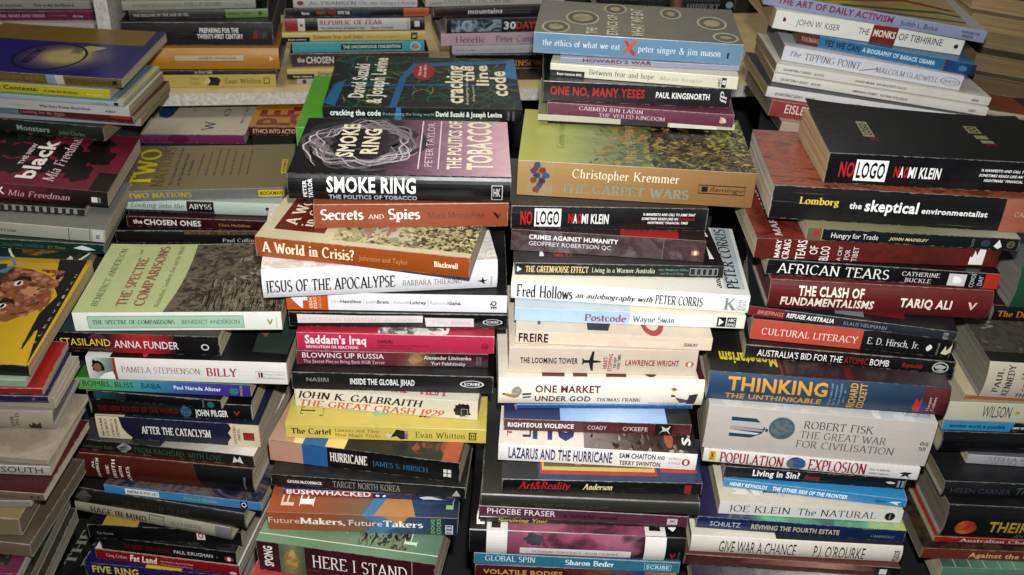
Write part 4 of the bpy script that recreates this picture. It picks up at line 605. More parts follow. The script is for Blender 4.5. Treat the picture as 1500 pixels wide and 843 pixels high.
stack('leftedge', 'in the stack at the left edge', (1.62, 3.), [
 B('i',-900,600,150,640,55,194,PB,'#17140F','large book with a face on its yellow cover',
   sp=[],
   top=[r(0,1000,0,1,'#A88410'), G(300,1000,.0,.95,['#B08A18','#A8860C','#B8940C'],.15), 
        P([(820,1),(975,1),(990,.0),(940,.3),(905,.25),(895,.45),(930,.62),(880,.72),(850,.85)],'#1A1410'), blob(905,930,.1,.4,'#1A1410',3),
        P([(430,.52),(600,.38),(760,.36),(850,.46),(915,.52),(905,.6),(885,.66),(880,.76),(820,.82),(700,.88),(560,.9),(450,.85)],'#8A5030'), ]+daubs(450,900,.42,.88,260,['#8A5030','#9C6040','#A86C4A','#7A4228','#B07A56','#6A3820'],41,60,.06)+daubs(440,620,.55,.9,90,['#5A3020','#6A3C28','#482818'],42,50,.06)+[P([(640,.74),(672,.80),(730,.80),(752,.75),(700,.77)],'#20120C'), P([(640,.5),(668,.58),(722,.57),(745,.52),(695,.545)],'#20120C'), E(668,712,.70,.755,'#D8CCC0'), E(682,702,.705,.752,'#2A1A14'), E(664,708,.475,.525,'#D8CCC0'), E(678,698,.48,.522,'#2A1A14'), P([(720,.66),(800,.70),(826,.66),(822,.60),(796,.60),(740,.63)],'#B47C58'), E(806,820,.61,.63,'#4A2418'), E(806,820,.665,.685,'#4A2418'), P([(848,.56),(866,.66),(880,.67),(872,.63),(884,.6),(876,.55)],'#9A4438'),
         P([(430,.42),(560,.48),(600,.7),(560,.92),(430,.9)],'#3A3428')]+
       [t(c,960,972,v,v+.034,'#A8A080','s',1) for c,v in zip('TYLERVEITCH',[.1+.07*k for k in range(12)])]+[('p',[(380+0,.9),(560,.98),(600,.9),(520,.82),(590,.82),(610,.92),(560,1.0),(380,.95)],('ink','#3A7CA8'))], pg='#A89468', bow=.0015),
 B('i',-760,672,130,692,34,78,PB,'#7C9478','thin grey green booklets under the yellow covered book', topcol='#8AA084'),
 B('i',-700,712,215,730,32,78,PB,'#8A1612','red paperback with plain glossy cover', topcol='#9A1614', pg='#98907C'),
 B('i',-700,745,240,766,30,72,PB,'#181650','thin navy blue paperback', sp=[t('R',160,180,.3,.7,'#A04060','b')], topcol='#1C1A50'),
 B('m',-700,-20,275,20,50,70,PB,'#8C8474','grey beige paperback with a violet strip', sp=[r(-300,130,.5,1,'#6A1A5A')], topcol='#8A8478'),
 B('m',-700,98,272,122,88,80,HB,'#8A806E','worn beige hardback with small black publisher mark',
   sp=[t('JOHN',62,82,.2,.75,'#444','R',1), t('PH.D.',88,106,.3,.95,'#444','R',1), P([(150,.1),(150,.4),(165,.3),(172,.5),(190,.35),(210,.5),(210,.1)],'#222')], pg='#6E6858'),
 B('m',-700,225,235,296,26,100,PB,'#8A7E6C','thin cream booklet with stained blank cover', top=[A(0,1000,0,1,['#8C8272','#7C7060','#94897A','#6A5E50'],9,1,3)]),
 B('m',-700,315,250,348,44,100,PB,'#98948E','grey white paperback with large maroon capitals', sp=[t('SOUTH',10,215,.3,.9,'#4A2A30','s')], topcol='#6E6A64'),
 B('m',-750,400,222,472,34,108,PB,'#6A5A4C','slim book with dark red cover and tan spine', sp=[t('Shakespeare',-40,80,.3,.6,'#433','r'), blob(150,170,.3,.7,'#333',3), blob(185,200,.3,.7,'#333',4)], topcol='#4A1418'),
 B('m',-800,500,155,500,30,112,PB,'#7E796E','thin grey white paperback', topcol='#66625A'),
 B('m',-800,590,110,640,80,115,PB,'#7A6C50','tan paperback with a yellowish cover', topcol='#7A6C48', pg='#6A5E48'),
 B('m',-800,650,160,746,60,118,PB,'#6A5C4A','thick brown paperback', topcol='#544636', pg='#6A5E48'),
 B('m',-850,850,95,872,46,122,PB,'#8A1A52','slim magenta edged paperback with a nearly black cover', top=[r(0,1000,0,1,'#6A1440'), r(0,930,.08,1,'#1C1E18')]+daubs(0,930,.08,1,160,['#2A3024','#8C8C80','#3E4434','#B4B0A4','#14160F'],31,60,.06), pg='#A09C94'),
 B('m',-850,910,135,935,52,118,PB,'#22281E','dark green paperback with a shaded leafy cover', top=[A(0,1000,0,1,['#14160F','#2A3024','#3E4434','#14160F'],26,2)], pg='#7C7660'),
 B('m',-850,985,180,1010,60,118,PB,'#3A342A','brown black paperback with pale page edges', pg='#8A8472'),
])
stack('leftrear', 'in the stack behind the face covered book', (1.34, 6.), [
 B('e',-430,362,530,445,72,158,PB,'#2A1018','black and crimson leopard patterned paperback',
   sp=[G(-430,530,.0,1,['#1A0C10','#2A1018','#7A2438','#5A1A28','#2A0E14','#140A0C'],.4), t('K',-10,20,.3,.75,W1,'b'), t('Mia Freedman',35,340,.24,.62,'#C8A0A8','ri'), r(448,478,.25,.6,'#C8C8C8'), r(482,495,.25,.6,'#777')],
   top=[r(0,1000,0,1,'#7E1C36')]+[blob(x+q1,x+q1+w_,v+q2,v+q2+h_,'#120A0D',seed=int(x*7+v*90),amp=.35) for x in range(-40,1000,118) for v,q3 in ((-.12,0),(.14,55),(.40,10),(.66,60),(.88,20)) for q1,q2,w_,h_ in ((q3+(x*7+int(v*50))%31-15, ((x*3)%13-6)*.01, 158+(x*5)%26, .33),) if x+q1>0 and x+q1+w_<1000 and v+q2+h_<1.0 and v+q2>-.0]+\
       [r(900,1000,.0,.3,'#1A0C10'), t('black',500,590,.1,.78,'#ECE0DC','b',1), t('THE NEW',462,488,.32,.7,'#D8C8C8','b',1), t('Mia Freedman',640,700,.08,.9,'#E0C4C8','ri',1)], bow=.001),
 B('e',-420,440,420,492,36,150,PB,'#2A2A2A','dark spiral bound notebook', sp=[r(-400+i*38,-382+i*38,.3,1,'#8A8A86') for i in range(21)], topcol='#1C1C1C'),
 B('e',-380,548,515,620,60,125,PB,'#9A9A8C','pale grey paperback with thin blue lines', sp=[r(335,338,0,1,'#2A3050'), r(438,441,0,1,'#2A3050'), t('Barrow',-40,80,.3,.62,'#333','r'), r(455,508,.04,.94,'#B4B4A8'), t('PS',472,490,.3,.62,'#222','b',1)], topcol='#7A7A72'),
 B('e',-380,622,512,676,46,118,PB,'#10382A','dark green paperback with small white bird', sp=[t('THE CHRISTIAN CHURCH',-60,208,.3,.6,'#4A7A64','r'), t('R.S. Thomas',230,318,.3,.6,'#8A8A30','ri'), P([(358,.5),(400,.8),(440,.6),(468,.4),(420,.3),(380,.4)],'#C8D0CC')], pg='#8A8272'),
 B('e',-420,760,420,800,60,120,PB,'#0E3226','dark green book with an oval picture', top=[r(0,1000,0,1,'#0F2E22'), ('ring',480,1020,-.05,.98,'#C8C8A8',.95), P([(860,.2),(1000,.5),(1000,.9),(860,1.0)],'#0F2E22'), blob(520,860,.15,.85,['#1A140A','#5A3C18','#8A5A28','#3A1A10'],5,24,.15), blob(600,780,.3,.6,['#A8783C','#7A4A20'],8), blob(870,910,.05,.2,'#B8B8A0',3)]),
])
stack('leftsecond', 'in the stack behind the pale green book', 1.165, [
 B('e',555,420,1420,398,50,140,PB,'#70706C','khaki and grey paperback with yellow capitals',
   sp=[t('TWO NATIONS',625,935,.30,.76,'#B8A020','R'), r(1262,1390,.16,.80,'#C8B420'), t('BOOKMAN',1270,1382,.3,.66,'#1A1A10','b')],
   top=[G(0,1000,0,1,['#6C6444','#7A7050','#746C4C'],.2), t('TWO',75,190,.1,.92,'#D0BC1C','R',1), t('NATIONS',205,270,.08,.95,'#5A4A24','r',1), t('The Causes and Effects of the Rise',300,318,.1,.95,'#44386A','R',1), t('of the One Nation Party',345,363,.1,.8,'#44386A','R',1), t('in Australia',385,403,.3,.65,'#44386A','R',1)]+
       [t(s_,440+k*48,454+k*48,.3,.3+l_,'#4E4630','r',1) for k,(s_,l_) in enumerate((('Tony Abbott Robert Manne',.5),('Michelle Grattan Henry',.55),('John Pasquarelli and Judith',.6),('Phillip Adams Nicolas Rothwell',.6),('Marian Sawer Murray Goot',.55),('Ron Brunton Paul Sheehan',.5),('Noel Pearson Peter Cochrane',.6)))]+[r(935,965,.3,.62,'#C8B420'), t('BOOKMAN',942,960,.33,.6,'#1A1A10','b',1)], bow=.001),
 B('e',560,465,1400,494,62,140,HB,'#A8B8AC','pale green hardback with a black title block',
   sp=[t('On Looking into the',590,905,.46,.80,'#48584E','ri'), r(918,1050,.04,.98,'#14161C'), t('ABYSS',928,1040,.46,.80,'#E4E4E0','r'), r(560,1050,.02,.26,'#222C3C'), t('GERTRUDE HIMMELFARB',600,1045,.06,.22,'#6A7484','r'), P([(1300,.6),(1318,.45),(1315,.1),(1335,.3),(1325,.7),(1308,.75)],'#1A1A1A'), t('KNOPF',1345,1357,.2,.7,'#777','r',1)], topcol='#9AA89C'),
 B('e',625,540,1345,566,50,128,PB,'#42121A','maroon paperback with bold white title',
   sp=[t('the',655,700,.36,.76,'#D8CCCC','b'), t('CHOSEN ONES',708,985,.28,.78,'#DCD4D0','b'), t('Chris McGillion',1072,1225,.36,.62,'#B88858','s')]),
 B('e',572,622,1345,625,62,130,PB,'#141210','black paperback with tiny pale serif name',
   sp=[t('Paul Collins',1088,1255,.14,.42,'#C8C0B4','r'), A(600,1060,.3,.7,['#141210','#1E1A14','#141210'],40), A(905,1345,.72,.98,['#8A6A44','#5A4428','#3A2A1A'],60,1,0,(4,1,1))]),
 B('e',620,665,1340,668,36,128,PB,'#3A1018','mostly hidden maroon paperback at the bottom',
   sp=[t('RIGHTEOUS VIOLENCE',630,850,.45,.85,'#C8C0C0','b')]),
])
stack('lefttop', 'in the top left stack', (1.165, 2.), [
 B('a',-300,376,600,432,45,190,PB,'#63531C','purple and bronze covered book with a glowing oval',
   sp=[t('PROFESSIONAL WRITERS',-60,230,.3,.7,'#8C7830','r'), P([(232,0),(280,0),(265,1),(228,1)],'#7C8AA0'), P([(280,0),(318,0),(312,1),(268,1)],'#A8A8A0'), t('PROFESSIONAL EDUCATION',330,545,.3,.68,'#3A3010','r'), r(553,575,.3,.75,'#222')],
   top=[r(0,1000,0,1,'#2A1F7A'), r(0,1000,.66,1,'#7A6220'), P([(965,0),(1000,0),(1000,1),(940,1)],'#342C72')]+[E(300+q_*26,880-q_*26,.06+q_*.025,.66-q_*.025,c_,n=32) for q_,c_ in enumerate(('#342A68','#40346A','#4E406A','#5E4E6A','#706068','#847464','#988A64','#A89A66'))]+[P([(540,.42),(650,.60),(760,.58),(650,.40)],'#A89C6C'), t('UNIC',585,645,.42,.56,'#2A2450','R',1), ('ring',300,700,.06,.62,'#17123A',.93), t('WRITING',380,430,.18,.5,'#17123A','R',1)], bow=.001),
 B('a',-250,432,540,486,46,136,PB,'#A8A01C','bright yellow paperback with black title',
   sp=[t('Eats Contexts:',-60,190,.36,.76,'#2A2A10','b'), t('A rules for Accuracy',215,385,.34,.6,'#3A3A10','bi'), t('Penguin',430,500,.3,.5,'#D8D080','s')], topcol='#88848C'),
 B('a',-250,462,605,525,24,138,PB,'#8CA0A4','thin pale blue paperback with yellow stripe', sp=[t('Cambridge',450,535,.2,.7,'#445','r'), r(558,580,.2,.8,'#222')], top=[r(0,960,0,1,'#6E8A98'), r(960,1000,0,1,'#B8B484')], pg='#B4AC84'),
 B('a',-250,510,635,572,48,134,PB,'#A8A6A2','white paperback with small black bold title',
   sp=[t('What Every Woman Should Know',195,445,.38,.66,'#1C1C1C','b'), t('Jocelynne',50,130,.4,.6,'#777','r'), t('A&U',515,565,.3,.56,'#444','b')], pg='#A8987C'),
 B('a',-250,530,655,604,34,132,PB,'#5A141A','thin wine red paperback with pale title',
   sp=[r(-250,95,0,1,'#5A7C84'), t('Looking for Mr Right',105,320,.28,.72,'#A06468','b'), r(545,640,.5,1,'#A01820')], pg='#A89468'),
 B('a',-250,560,690,618,34,130,PB,'#8A8E90','grey white paperback with large floppy pages', topcol='#8A8C88', pg='#A08C5C'),
 B('a',-250,622,515,692,68,130,PB,'#232E24','dark green paperback with pale hand drawn title',
   sp=[t('Monsters',90,250,.30,.66,'#8A948C','b'), t('John Clarke',293,418,.24,.5,'#6A8470','s')], pg='#8A7A5C'),
])
stack('words', 'beneath the shelf at left', 'z.452', [
 B('a',690,700,1200,704,44,150,PB,'#7A3060','white covered book with pink spine', sp=[t('WORDS',700,812,.1,.66,'#3A1A38','r'), E(820,930,.05,.9,'#6A1A44')],
   top=[r(0,1000,0,1,'#BAB4A0'), blob(30,230,.4,.95,'#1E5078',5,20,.2), t('O',370,420,.62,.76,'#2A3A4A','r',1), t('W',560,670,.1,.34,'#24405A','r',1), t('O',700,760,.48,.70,'#24405A','r',1), t('R',760,800,.8,1,'#24405A','r',1), t('BRUCE MOORE',905,930,.3,.9,'#445','r',1)]),
])
stack('ethicsaction', 'beneath the shelf at left', 'z.464', [
 B('a',1215,662,1800,668,42,135,PB,'#5A1410','maroon spined paperback with big red letters on orange',
   sp=[t('ETHICS INTO ACTION',1238,1460,.28,.76,'#D8C8A0','s')],
   top=[r(0,1000,0,1,'#B4761C'), t('PE',60,330,.05,.5,'#8A2010','b',1), t('SI',330,560,.05,.6,'#8A2010','b',1), t('NG',600,800,.05,.6,'#8A2010','b',1)]),
])
stack('rearmid', 'behind the smoke ring hardback', 1.215, [
 B('b',245,582,1215,596,62,192,PB,'#101210','green and blue scribble covered paperback',
   sp=[r(245,1215,.02,.99,'#0E100F')]+scribble(245,620,.05,.95,26,'#2A7A84',7,80,4)+scribble(245,720,.05,.95,22,'#1E6A40',8,80,4)+[P([(590,.0),(625,.0),(622,1),(600,1)],'#2A74A8'), t('cracking the code',280,525,.34,.76,'#D8E0DC','b'), t('Redesigning the living world',535,783,.38,.62,'#88A8A8','s'), t('David Suzuki & Joseph Levine',792,1115,.34,.72,'#E0E4E0','b'), t('ALLEN',1140,1152,.1,.8,'#889','s',1), t('UNWIN',1166,1178,.1,.8,'#889','s',1)],
   top=[A(0,1000,0,1,['#0A100C','#0C140F','#0A100C','#10241A'],34,3,1)]+scribble(0,1000,0,1,110,'#16502C',1,170,7)+scribble(0,1000,0,1,90,'#24804A',2,150,5)+scribble(0,1000,0,1,40,'#2A8A7A',3,150,4)+scribble(0,1000,0,1,34,'#9A9A34',4,110,5,.4)+scribble(0,1000,0,1,14,'#A06A2C',5,90,5,.4)+[
        P([(330,.0),(365,.0),(400,.55),(480,.86),(430,.86),(365,.55)],'#24689C'), P([(450,.78),(1000,.9),(1000,.97),(450,.86)],'#24689C'), P([(20,.36),(1000,.44),(1000,.47),(20,.4)],'#1E5C90'), P([(920,.6),(1000,.55),(1000,.98),(960,.95)],'#2C7CB0'), P([(0,.05),(60,.0),(80,.5),(30,.4)],'#24689C')]+
       [t('David Suzuki',115,190,.16,.82,'#E0DCC8','b',1), t('& Joseph Levine',210,285,.06,.96,'#E0DCC8','b',1), E(430,550,.52,.86,'#B02020',n=24), t('The book',462,478,.6,.8,'#E8C8C0','b',1), t("of the ABC's",490,505,.57,.83,'#E8C8C0','b',1), t('cracking',610,700,.08,.82,'#F0E4C4','b',1), t('the',700,765,.5,.82,'#F0E4C4','b',1), t('line',775,840,.42,.84,'#F0E4C4','b',1), t('Redesigning the',715,730,.06,.48,'#D8D0B8','s',1), t('living world',748,763,.12,.42,'#D8D0B8','s',1), t('code',850,935,.22,.72,'#F0E4C4','b',1)], bow=.001),
 B('b',120,742,1105,755,120,185,PB,'#4C9420','bright green covered paperback peeking out beneath the scribbled one', topcol='#4E9A20', pg='#9A4028'),
])
stack('rearcentre', 'in the stack behind the tan painted book', 1.27, [
 B('c',103,258,1115,322,104,140,PB,'#6488A2','blue spined paperback with ring patterned grey cover',
   sp=[t('the ethics of what we eat',147,525,.40,.68,'#CCD8E0','r'), t('peter singer & jim mason',613,1013,.36,.66,'#CCD8E0','r'), P([(540,.86),(560,.84),(585,.5),(608,.18),(590,.14),(560,.5)],'#B84030'), P([(610,.86),(590,.88),(560,.5),(538,.3),(548,.22),(580,.45)],'#C05A40'), t('t',1042,1056,.3,.6,'#1A2430','R')],
   top=[G(0,1000,0,1,['#706E62','#74705C','#6A6858','#5E5C52'],.3)]+[x for (a_,b_,c_,d_) in ((30,170,.0,.36),(140,310,.28,.72),(330,450,.66,1.),(620,730,.6,.94),(800,950,.34,.74),(860,985,.0,.28)) for x in (E(a_,b_,c_,d_,'#B0A888',n=24), E(a_+10,b_-10,c_+.03,d_-.03,'#5C5A48',n=24), E(a_+34,b_-34,c_+.1,d_-.1,'#8C8058',n=16,cols=['#6A6040','#A09468','#5A6448']))]+
       [t('THE',250,300,.02,.2,'#C8C0A8','b',1), t('ETHICS OF',350,400,.02,.62,'#C8C0A8','b',1), t('WHAT WE EAT',470,530,.02,.86,'#C8C0A8','b',1)], bow=.001),
 B('c',235,306,1108,348,26,132,PB,'#8A8EA4','thin grey blue paperback, red title cut off', sp=[t("HOWARD'S WAR",345,680,.3,1.,'#7A2844','b')]),
 B('c',185,370,1097,440,62,130,PB,'#CAC8B0','cream paperback with a small black label',
   sp=[r(185,355,0,.5,'#1A1A1A'), t('Boyer Lectures 2005',220,340,.14,.32,'#D8D8D0','b'), t('Between fear and hope',377,693,.32,.74,'#34342E','r'), t('Martin Krygier',720,932,.34,.62,'#9A988A','ri'), t('ABC',1003,1015,.1,.8,'#333','b',1), r(1020,1042,.08,.86,'#222'), t('8',1023,1040,.3,.7,'#CCC','b',1)], pg='#8A8270'),
 B('c',148,492,1062,532,98,128,PB,'#15161B','black paperback with rough red capitals',
   sp=[t('ONE NO, MANY YESES',184,643,.34,.76,'#B8242A','b'), t('PAUL KINGSNORTH',697,957,.40,.68,'#E0DEDA','b'), t('fP',1008,1040,.25,.85,'#C8C8C8','Ri',1)]),
 B('c',170,558,1077,622,60,128,PB,'#702444','pink plum paperback with fine white serif capitals',
   sp=[t('CARMEN BIN LADIN',327,638,.54,.84,'#D8BCC8','r'), t('THE VEILED KINGDOM',425,747,.10,.40,'#D8BCC8','r'), blob(1003,1045,.2,.8,['#B87048','#C8C0A0','#8A2A30'],5)]),
 B('c',125,588,1085,640,30,128,PB,'#B0AE94','thin paperback showing a cream and white strip', sp=[r(530,760,0,1,'#2A1A20'), r(770,1000,0,1,'#C8C8C0')], topcol='#8A8C60'),
])
stack('medici', 'on the shelf at the back', .94, [
 B('c',405,45,1085,58,75,128,PB,'#14161A','black paperback with two lines of grey capitals',
   sp=[t('THE RISE AND FALL OF',430,738,.56,.82,'#4A4A48','r'), t('THE HOUSE OF MEDICI',430,738,.10,.36,'#4A4A48','r'), G(765,830,.0,1,['#2A1A14','#7A5438','#2A1A14'],.4), t('CHRISTOPHER',845,1010,.62,.84,'#5A5A5A','r'), t('HIBBERT',848,1008,.12,.46,'#74747A','R'), E(1038,1075,.2,.65,'#7A8C94')]),
])
stack('rightrear', 'in the stack behind the boxed title book', (1.17, 6.5), [
 B('d',225,22,1300,212,62,150,PB,'#8890AC','pale blue spined paperback with colourful striped cover',
   sp=[t('THE ART OF DAILY ACTIVISM',290,850,.32,.84,'#8A2454','b'), t('Judith L. Boice',887,1068,.30,.72,'#24243A','s'), t('WINGBOW',1180,1270,.52,.74,'#4A4A6A','b'), t('PRESS',1190,1245,.2,.42,'#4A4A6A','b')],
   top=[G(0,1000,0,1,['#8A8048','#A8983C','#8A7440','#9A8A3A','#A09070'],.8), P([(200,.0),(700,.6),(900,.5),(950,.55),(700,.7),(180,.08)],'#8A3038'), P([(350,.0),(850,.35),(1000,.3),(1000,.36),(840,.42),(330,.06)],'#4A5A3A'), P([(500,.0),(950,.15),(960,.2),(480,.04)],'#3A4A7A'), P([(920,.0),(1000,.0),(1000,1),(960,1),(940,.5)],'#A8A8AC')], bow=.001),
 B('d',268,138,1185,272,92,130,PB,'#D2D2C8','white paperback with a red word box',
   sp=[t('JOHN W. KISER',375,582,.36,.70,'#5A5A56','s'), t('THE',672,725,.38,.72,'#1E1E1E','s'), r(735,857,0,1,'#8A2A18'), t('MONKS',745,850,.38,.74,'#DCD4C8','b'), t('OF TIBHIRINE',868,1082,.36,.74,'#1E1E1E','s'), blob(305,325,.42,.7,'#7A2A20',5), blob(1138,1165,.3,.6,'#333',6)], pg='#A8946C'),
 B('d',385,212,1250,374,60,128,PB,'#24709E','blue paperback with bold black slogan title',
   sp=[r(385,490,0,1,'#5A2418'), t('THOMAS',403,488,.3,.66,'#B88A70','R'), t('YES WE CAN',517,690,.24,.76,'#14222C','b'), t('A BIOGRAPHY OF BARACK OBAMA',703,1055,.32,.68,'#BCD0DC','b'), r(1095,1102,0,1,'#6A5A3C'), G(1102,1250,0,1,['#0E3A70','#144C88','#0A1E40'],.3), E(1170,1210,.25,.7,'#4A7CA8')], pg='#8A7C60'),
 B('d',312,294,1182,444,74,128,PB,'#C4C5CC','white paperback with grey title and oval mark',
   sp=[t('The',345,400,.40,.72,'#4A4A50','ri'), t('TIPPING POINT',418,690,.28,.74,'#3A3A40','r'), P([(690,.18),(775,.5),(770,.56),(688,.24)],'#8A8460'), t('MALCOLM GLADWELL',765,1068,.28,.64,'#5A5A60','r'), RG(1078,1172,.24,.76,'#3A3A44',.92), t('ABACUS',1092,1158,.4,.6,'#3A3A44','r')], pg='#86847C'),
 B('d',282,352,1325,518,42,135,PB,'#CAC6BC','upper of three white essay paperbacks', sp=[t('QUARTERLY ESSAY',320,455,.36,.60,'#333','bi'), t('$14.95',468,515,.36,.6,'#557','bi'), t('DAVID MARR',668,758,.36,.6,'#333','bi'), t("HIS MASTER'S VOICE",770,915,.36,.6,'#666','bi'), t('QE26',1235,1270,.3,.55,'#333','bi')], pg='#8A7C58'),
 B('d',268,400,1312,570,44,135,PB,'#CCC8BE','middle of three white essay paperbacks', sp=[t('QUARTERLY ESSAY',305,440,.36,.60,'#333','bi'), t('$14.95',452,498,.36,.6,'#333','bi'), t('AMANDA LOHREY',652,775,.36,.6,'#333','bi'), t('VOTING FOR JESUS',788,920,.36,.6,'#724','bi'), t('QE22',1220,1255,.3,.55,'#333','bi')], pg='#8A7C58'),
 B('d',235,472,1290,628,52,140,PB,'#C6C4C2','lowest of three white essay paperbacks', sp=[t('QUARTERLY ESSAY',275,412,.3,.54,'#333','bi'), t('$15.95',420,468,.3,.54,'#357','bi'), t('ANNABEL CRABB',625,745,.3,.54,'#333','bi'), t('STOP AT NOTHING',755,880,.3,.54,'#357','bi')], pg='#948458', topcol='#3A3A50'),
 B('d',250,566,1330,715,78,130,PB,'#963A34','brick red paperback with narrow white capitals',
   sp=[t('EISLER',318,440,.32,.86,'#DCCCC8','s'), t('THE GULF',535,660,.32,.7,'#DCCCC8','s')], pg='#7A7058'),
 B('d',305,640,1330,780,46,130,PB,'#B09484','pinkish beige paperback with bare looking spine', pg='#4A4438'),
])
stack('righttop', 'in the top right corner', (1.12, 6.5), [
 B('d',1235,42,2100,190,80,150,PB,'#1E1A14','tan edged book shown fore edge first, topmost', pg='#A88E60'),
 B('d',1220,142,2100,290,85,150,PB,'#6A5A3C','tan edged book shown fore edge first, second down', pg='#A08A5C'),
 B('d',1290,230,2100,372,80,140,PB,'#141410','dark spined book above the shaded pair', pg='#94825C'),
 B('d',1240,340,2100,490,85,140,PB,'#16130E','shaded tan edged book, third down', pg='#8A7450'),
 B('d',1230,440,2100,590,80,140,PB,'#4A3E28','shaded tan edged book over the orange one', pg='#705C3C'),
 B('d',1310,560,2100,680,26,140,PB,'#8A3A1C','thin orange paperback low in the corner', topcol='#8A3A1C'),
])
stack('shelfleft', 'on the shelf at upper left', 'z.5033', [
 B('a',620,8,1290,0,30,128,PB,'#9A9884','pale paperback at the top of the shelf pile'),
 B('a',600,54,1250,40,46,128,PB,'#8E9280','grey green paperback with dim red and black serif title', sp=[t('ADAMS VERSUS GOD',645,885,.34,.68,'#7A4A3C','r'), t('PHILLIP ADAMS',900,1085,.34,.76,'#24241E','r'), t('NELSON',1148,1208,.3,.5,'#555','r')]),
 B('a',635,98,1310,84,42,128,PB,'#11110E','black paperback with a light green end', sp=[t('THE DECLINE OF THE AGE OF OIL',652,920,.34,.66,'#A8A898','b'), r(1100,1310,0,1,'#5E8434'), t('BRIAN J. FLEAY',1115,1228,.34,.62,'#1E2A10','b'), blob(1258,1285,.2,.8,'#1E2A10',5)]),
 B('a',600,222,1338,222,112,135,PB,'#17140E','thick black paperback with white two line title',
   sp=[t('PREPARING FOR THE',980,1170,.56,.76,'#D8D4CC','b'), t('TWENTY-FIRST CENTURY',967,1190,.30,.50,'#D8D4CC','b'), t('EDY',860,925,.36,.66,'#3A2E14','b'), P([(1238,.3),(1240,.5),(1250,.6),(1260,.7),(1262,.3)],'#8A2420'), r(1264,1280,.32,.62,'#24385A'), t('Harper',1284,1292,.3,.6,'#777','r',1), t('Collins',1296,1304,.3,.6,'#777','r',1)], pg='#6A5A3C'),
 B('a',720,342,1368,340,104,135,HB,'#B47A14','orange yellow hardback with a pale label',
   sp=[r(860,1198,.42,.74,'#B8A880'), O(860,1198,.42,.74,'#7A6A40',.04), t('EDITED BY STEPHEN HOWE',978,1158,.52,.64,'#6A5A38','s'), P([(1315,.42),(1340,.54),(1318,.66),(1326,.54)],'#D8CCA8')], pg='#8A8C80', topcol='#9A6A14'),
 B('a',720,368,1350,364,22,128,PB,'#10160F','very thin black green paperback', sp=[t('IN OUR TIME',950,1035,.3,.75,'#B8B4A4','b')]),
 B('a',720,430,1350,424,60,128,PB,'#B09C40','yellow paperback resting on the shelf board',
   sp=[t('Their',930,975,.6,.85,'#6A5A28','r'), t('Tricks',925,978,.2,.5,'#6A5A28','r'), P([(1010,.15),(1030,.55),(1020,.85),(1065,.8),(1080,.6),(1065,.12)],'#1A1814'), blob(998,1030,.2,.8,['#9A4A44','#C8B880','#6A3A34'],4), t('Evan Whitton',1100,1278,.30,.70,'#24301A','r'), O(1290,1320,.25,.75,'#3A3A28',.12)], pg='#A8A48C'),
])
stack('shelfmid', 'in the shelf pile left of middle', 'z.5033', [
 B('b',100,40,705,36,44,128,PB,'#A6A6A6','white paperback with spaced grey serif capitals', sp=[E(118,150,.28,.78,'#8A2430'), t('AL FRANKEN',173,403,.30,.72,'#44444A','r'), t('Oh, the Things I Know!',420,703,.30,.72,'#6A6A6E','r')], pg='#908878'),
 B('b',60,86,762,80,42,130,PB,'#101114','black paperback with an orange end block', sp=[t('Boron',140,176,.3,.62,'#C8C8C8','b'), t("WHAT'S",210,255,.3,.68,'#A85A20','b'), t('WRONG',262,306,.3,.68,'#B02A20','b'), t('WITH THE',312,370,.3,.68,'#C8C8C8','b'), t('LIBERAL PARTY?',378,478,.3,.68,'#24487A','b'), r(635,762,0,1,'#B04E1C'), t('Commonwealth',648,740,.3,.6,'#6A2A10','s')]),
 B('b',60,155,742,148,62,128,PB,'#101012','black and white paperback with red serif title',
   sp=[r(60,122,0,1,'#A01C24'), r(122,156,0,1,'#B4B4A8'), blob(130,148,.35,.6,'#1E6A34',3), r(218,668,.06,.96,'#AEACA8'), t('REPUBLIC OF FEAR',226,532,.52,.86,'#8A1C24','R'), t("The Inside Story of Saddam's Iraq",230,445,.16,.34,'#333','b'), t('Samir al-Khalil',475,585,.16,.34,'#8A3A34','b'), t('PANTHEON',652,662,.1,.9,'#555','s',1), P([(690,.3),(715,.3),(715,.75),(690,.75)],'#B8B8B8')], pg='#6A5E4A'),
 B('b',47,206,745,196,44,128,PB,'#B4A050','pale yellow paperback with small black tab', sp=[r(47,178,0,.5,'#141410'), t('Boyer Lectures',76,160,.16,.34,'#C8C0A0','b'), t('Between fear and hope',195,436,.30,.74,'#3A341C','r'), t('Martin Krygier',455,612,.34,.6,'#8A7C48','ri'), r(672,704,.1,.9,'#1E1C14'), t('ABC',678,700,.3,.6,'#BBA','b')]),
 B('b',97,260,738,250,50,128,PB,'#3F949C','turquoise paperback with a black title strip', sp=[r(330,628,.24,.80,'#14181A'), t('THE UNCONSCIOUS CIVILIZATION',340,620,.38,.66,'#C8C8C0','b'), t('JOHN RALSTON SAUL',130,315,.36,.6,'#58A4AA','s'), E(685,715,.2,.8,'#A87868'), RG(668,720,.1,.9,'#B0C0C0',.8)]),
 B('b',90,328,762,318,64,128,PB,'#3E1018','maroon paperback with bold white title on the shelf', sp=[t('the',120,155,.34,.72,'#B8B0AC','b'), t('CHOSEN ONES',162,395,.26,.74,'#C4BCB8','b'), blob(690,715,.3,.6,'#7A3A34',3)]),
 B('b',70,386,740,378,46,128,PB,'#B4A058','pale yellow paperback with black tab, lower copy', sp=[r(70,200,0,.5,'#141410'), t('Boyer Lectures',100,190,.16,.34,'#C8C0A0','b'), t('Between fear and hope',217,460,.30,.74,'#3A341C','r')]),
 B('b',118,412,740,406,24,128,PB,'#98948C','thin grey white paperback lying on the shelf board', sp=[r(145,162,.1,.9,'#222'), t('WHITE BIRD',260,400,.2,.8,'#777','r')]),
])
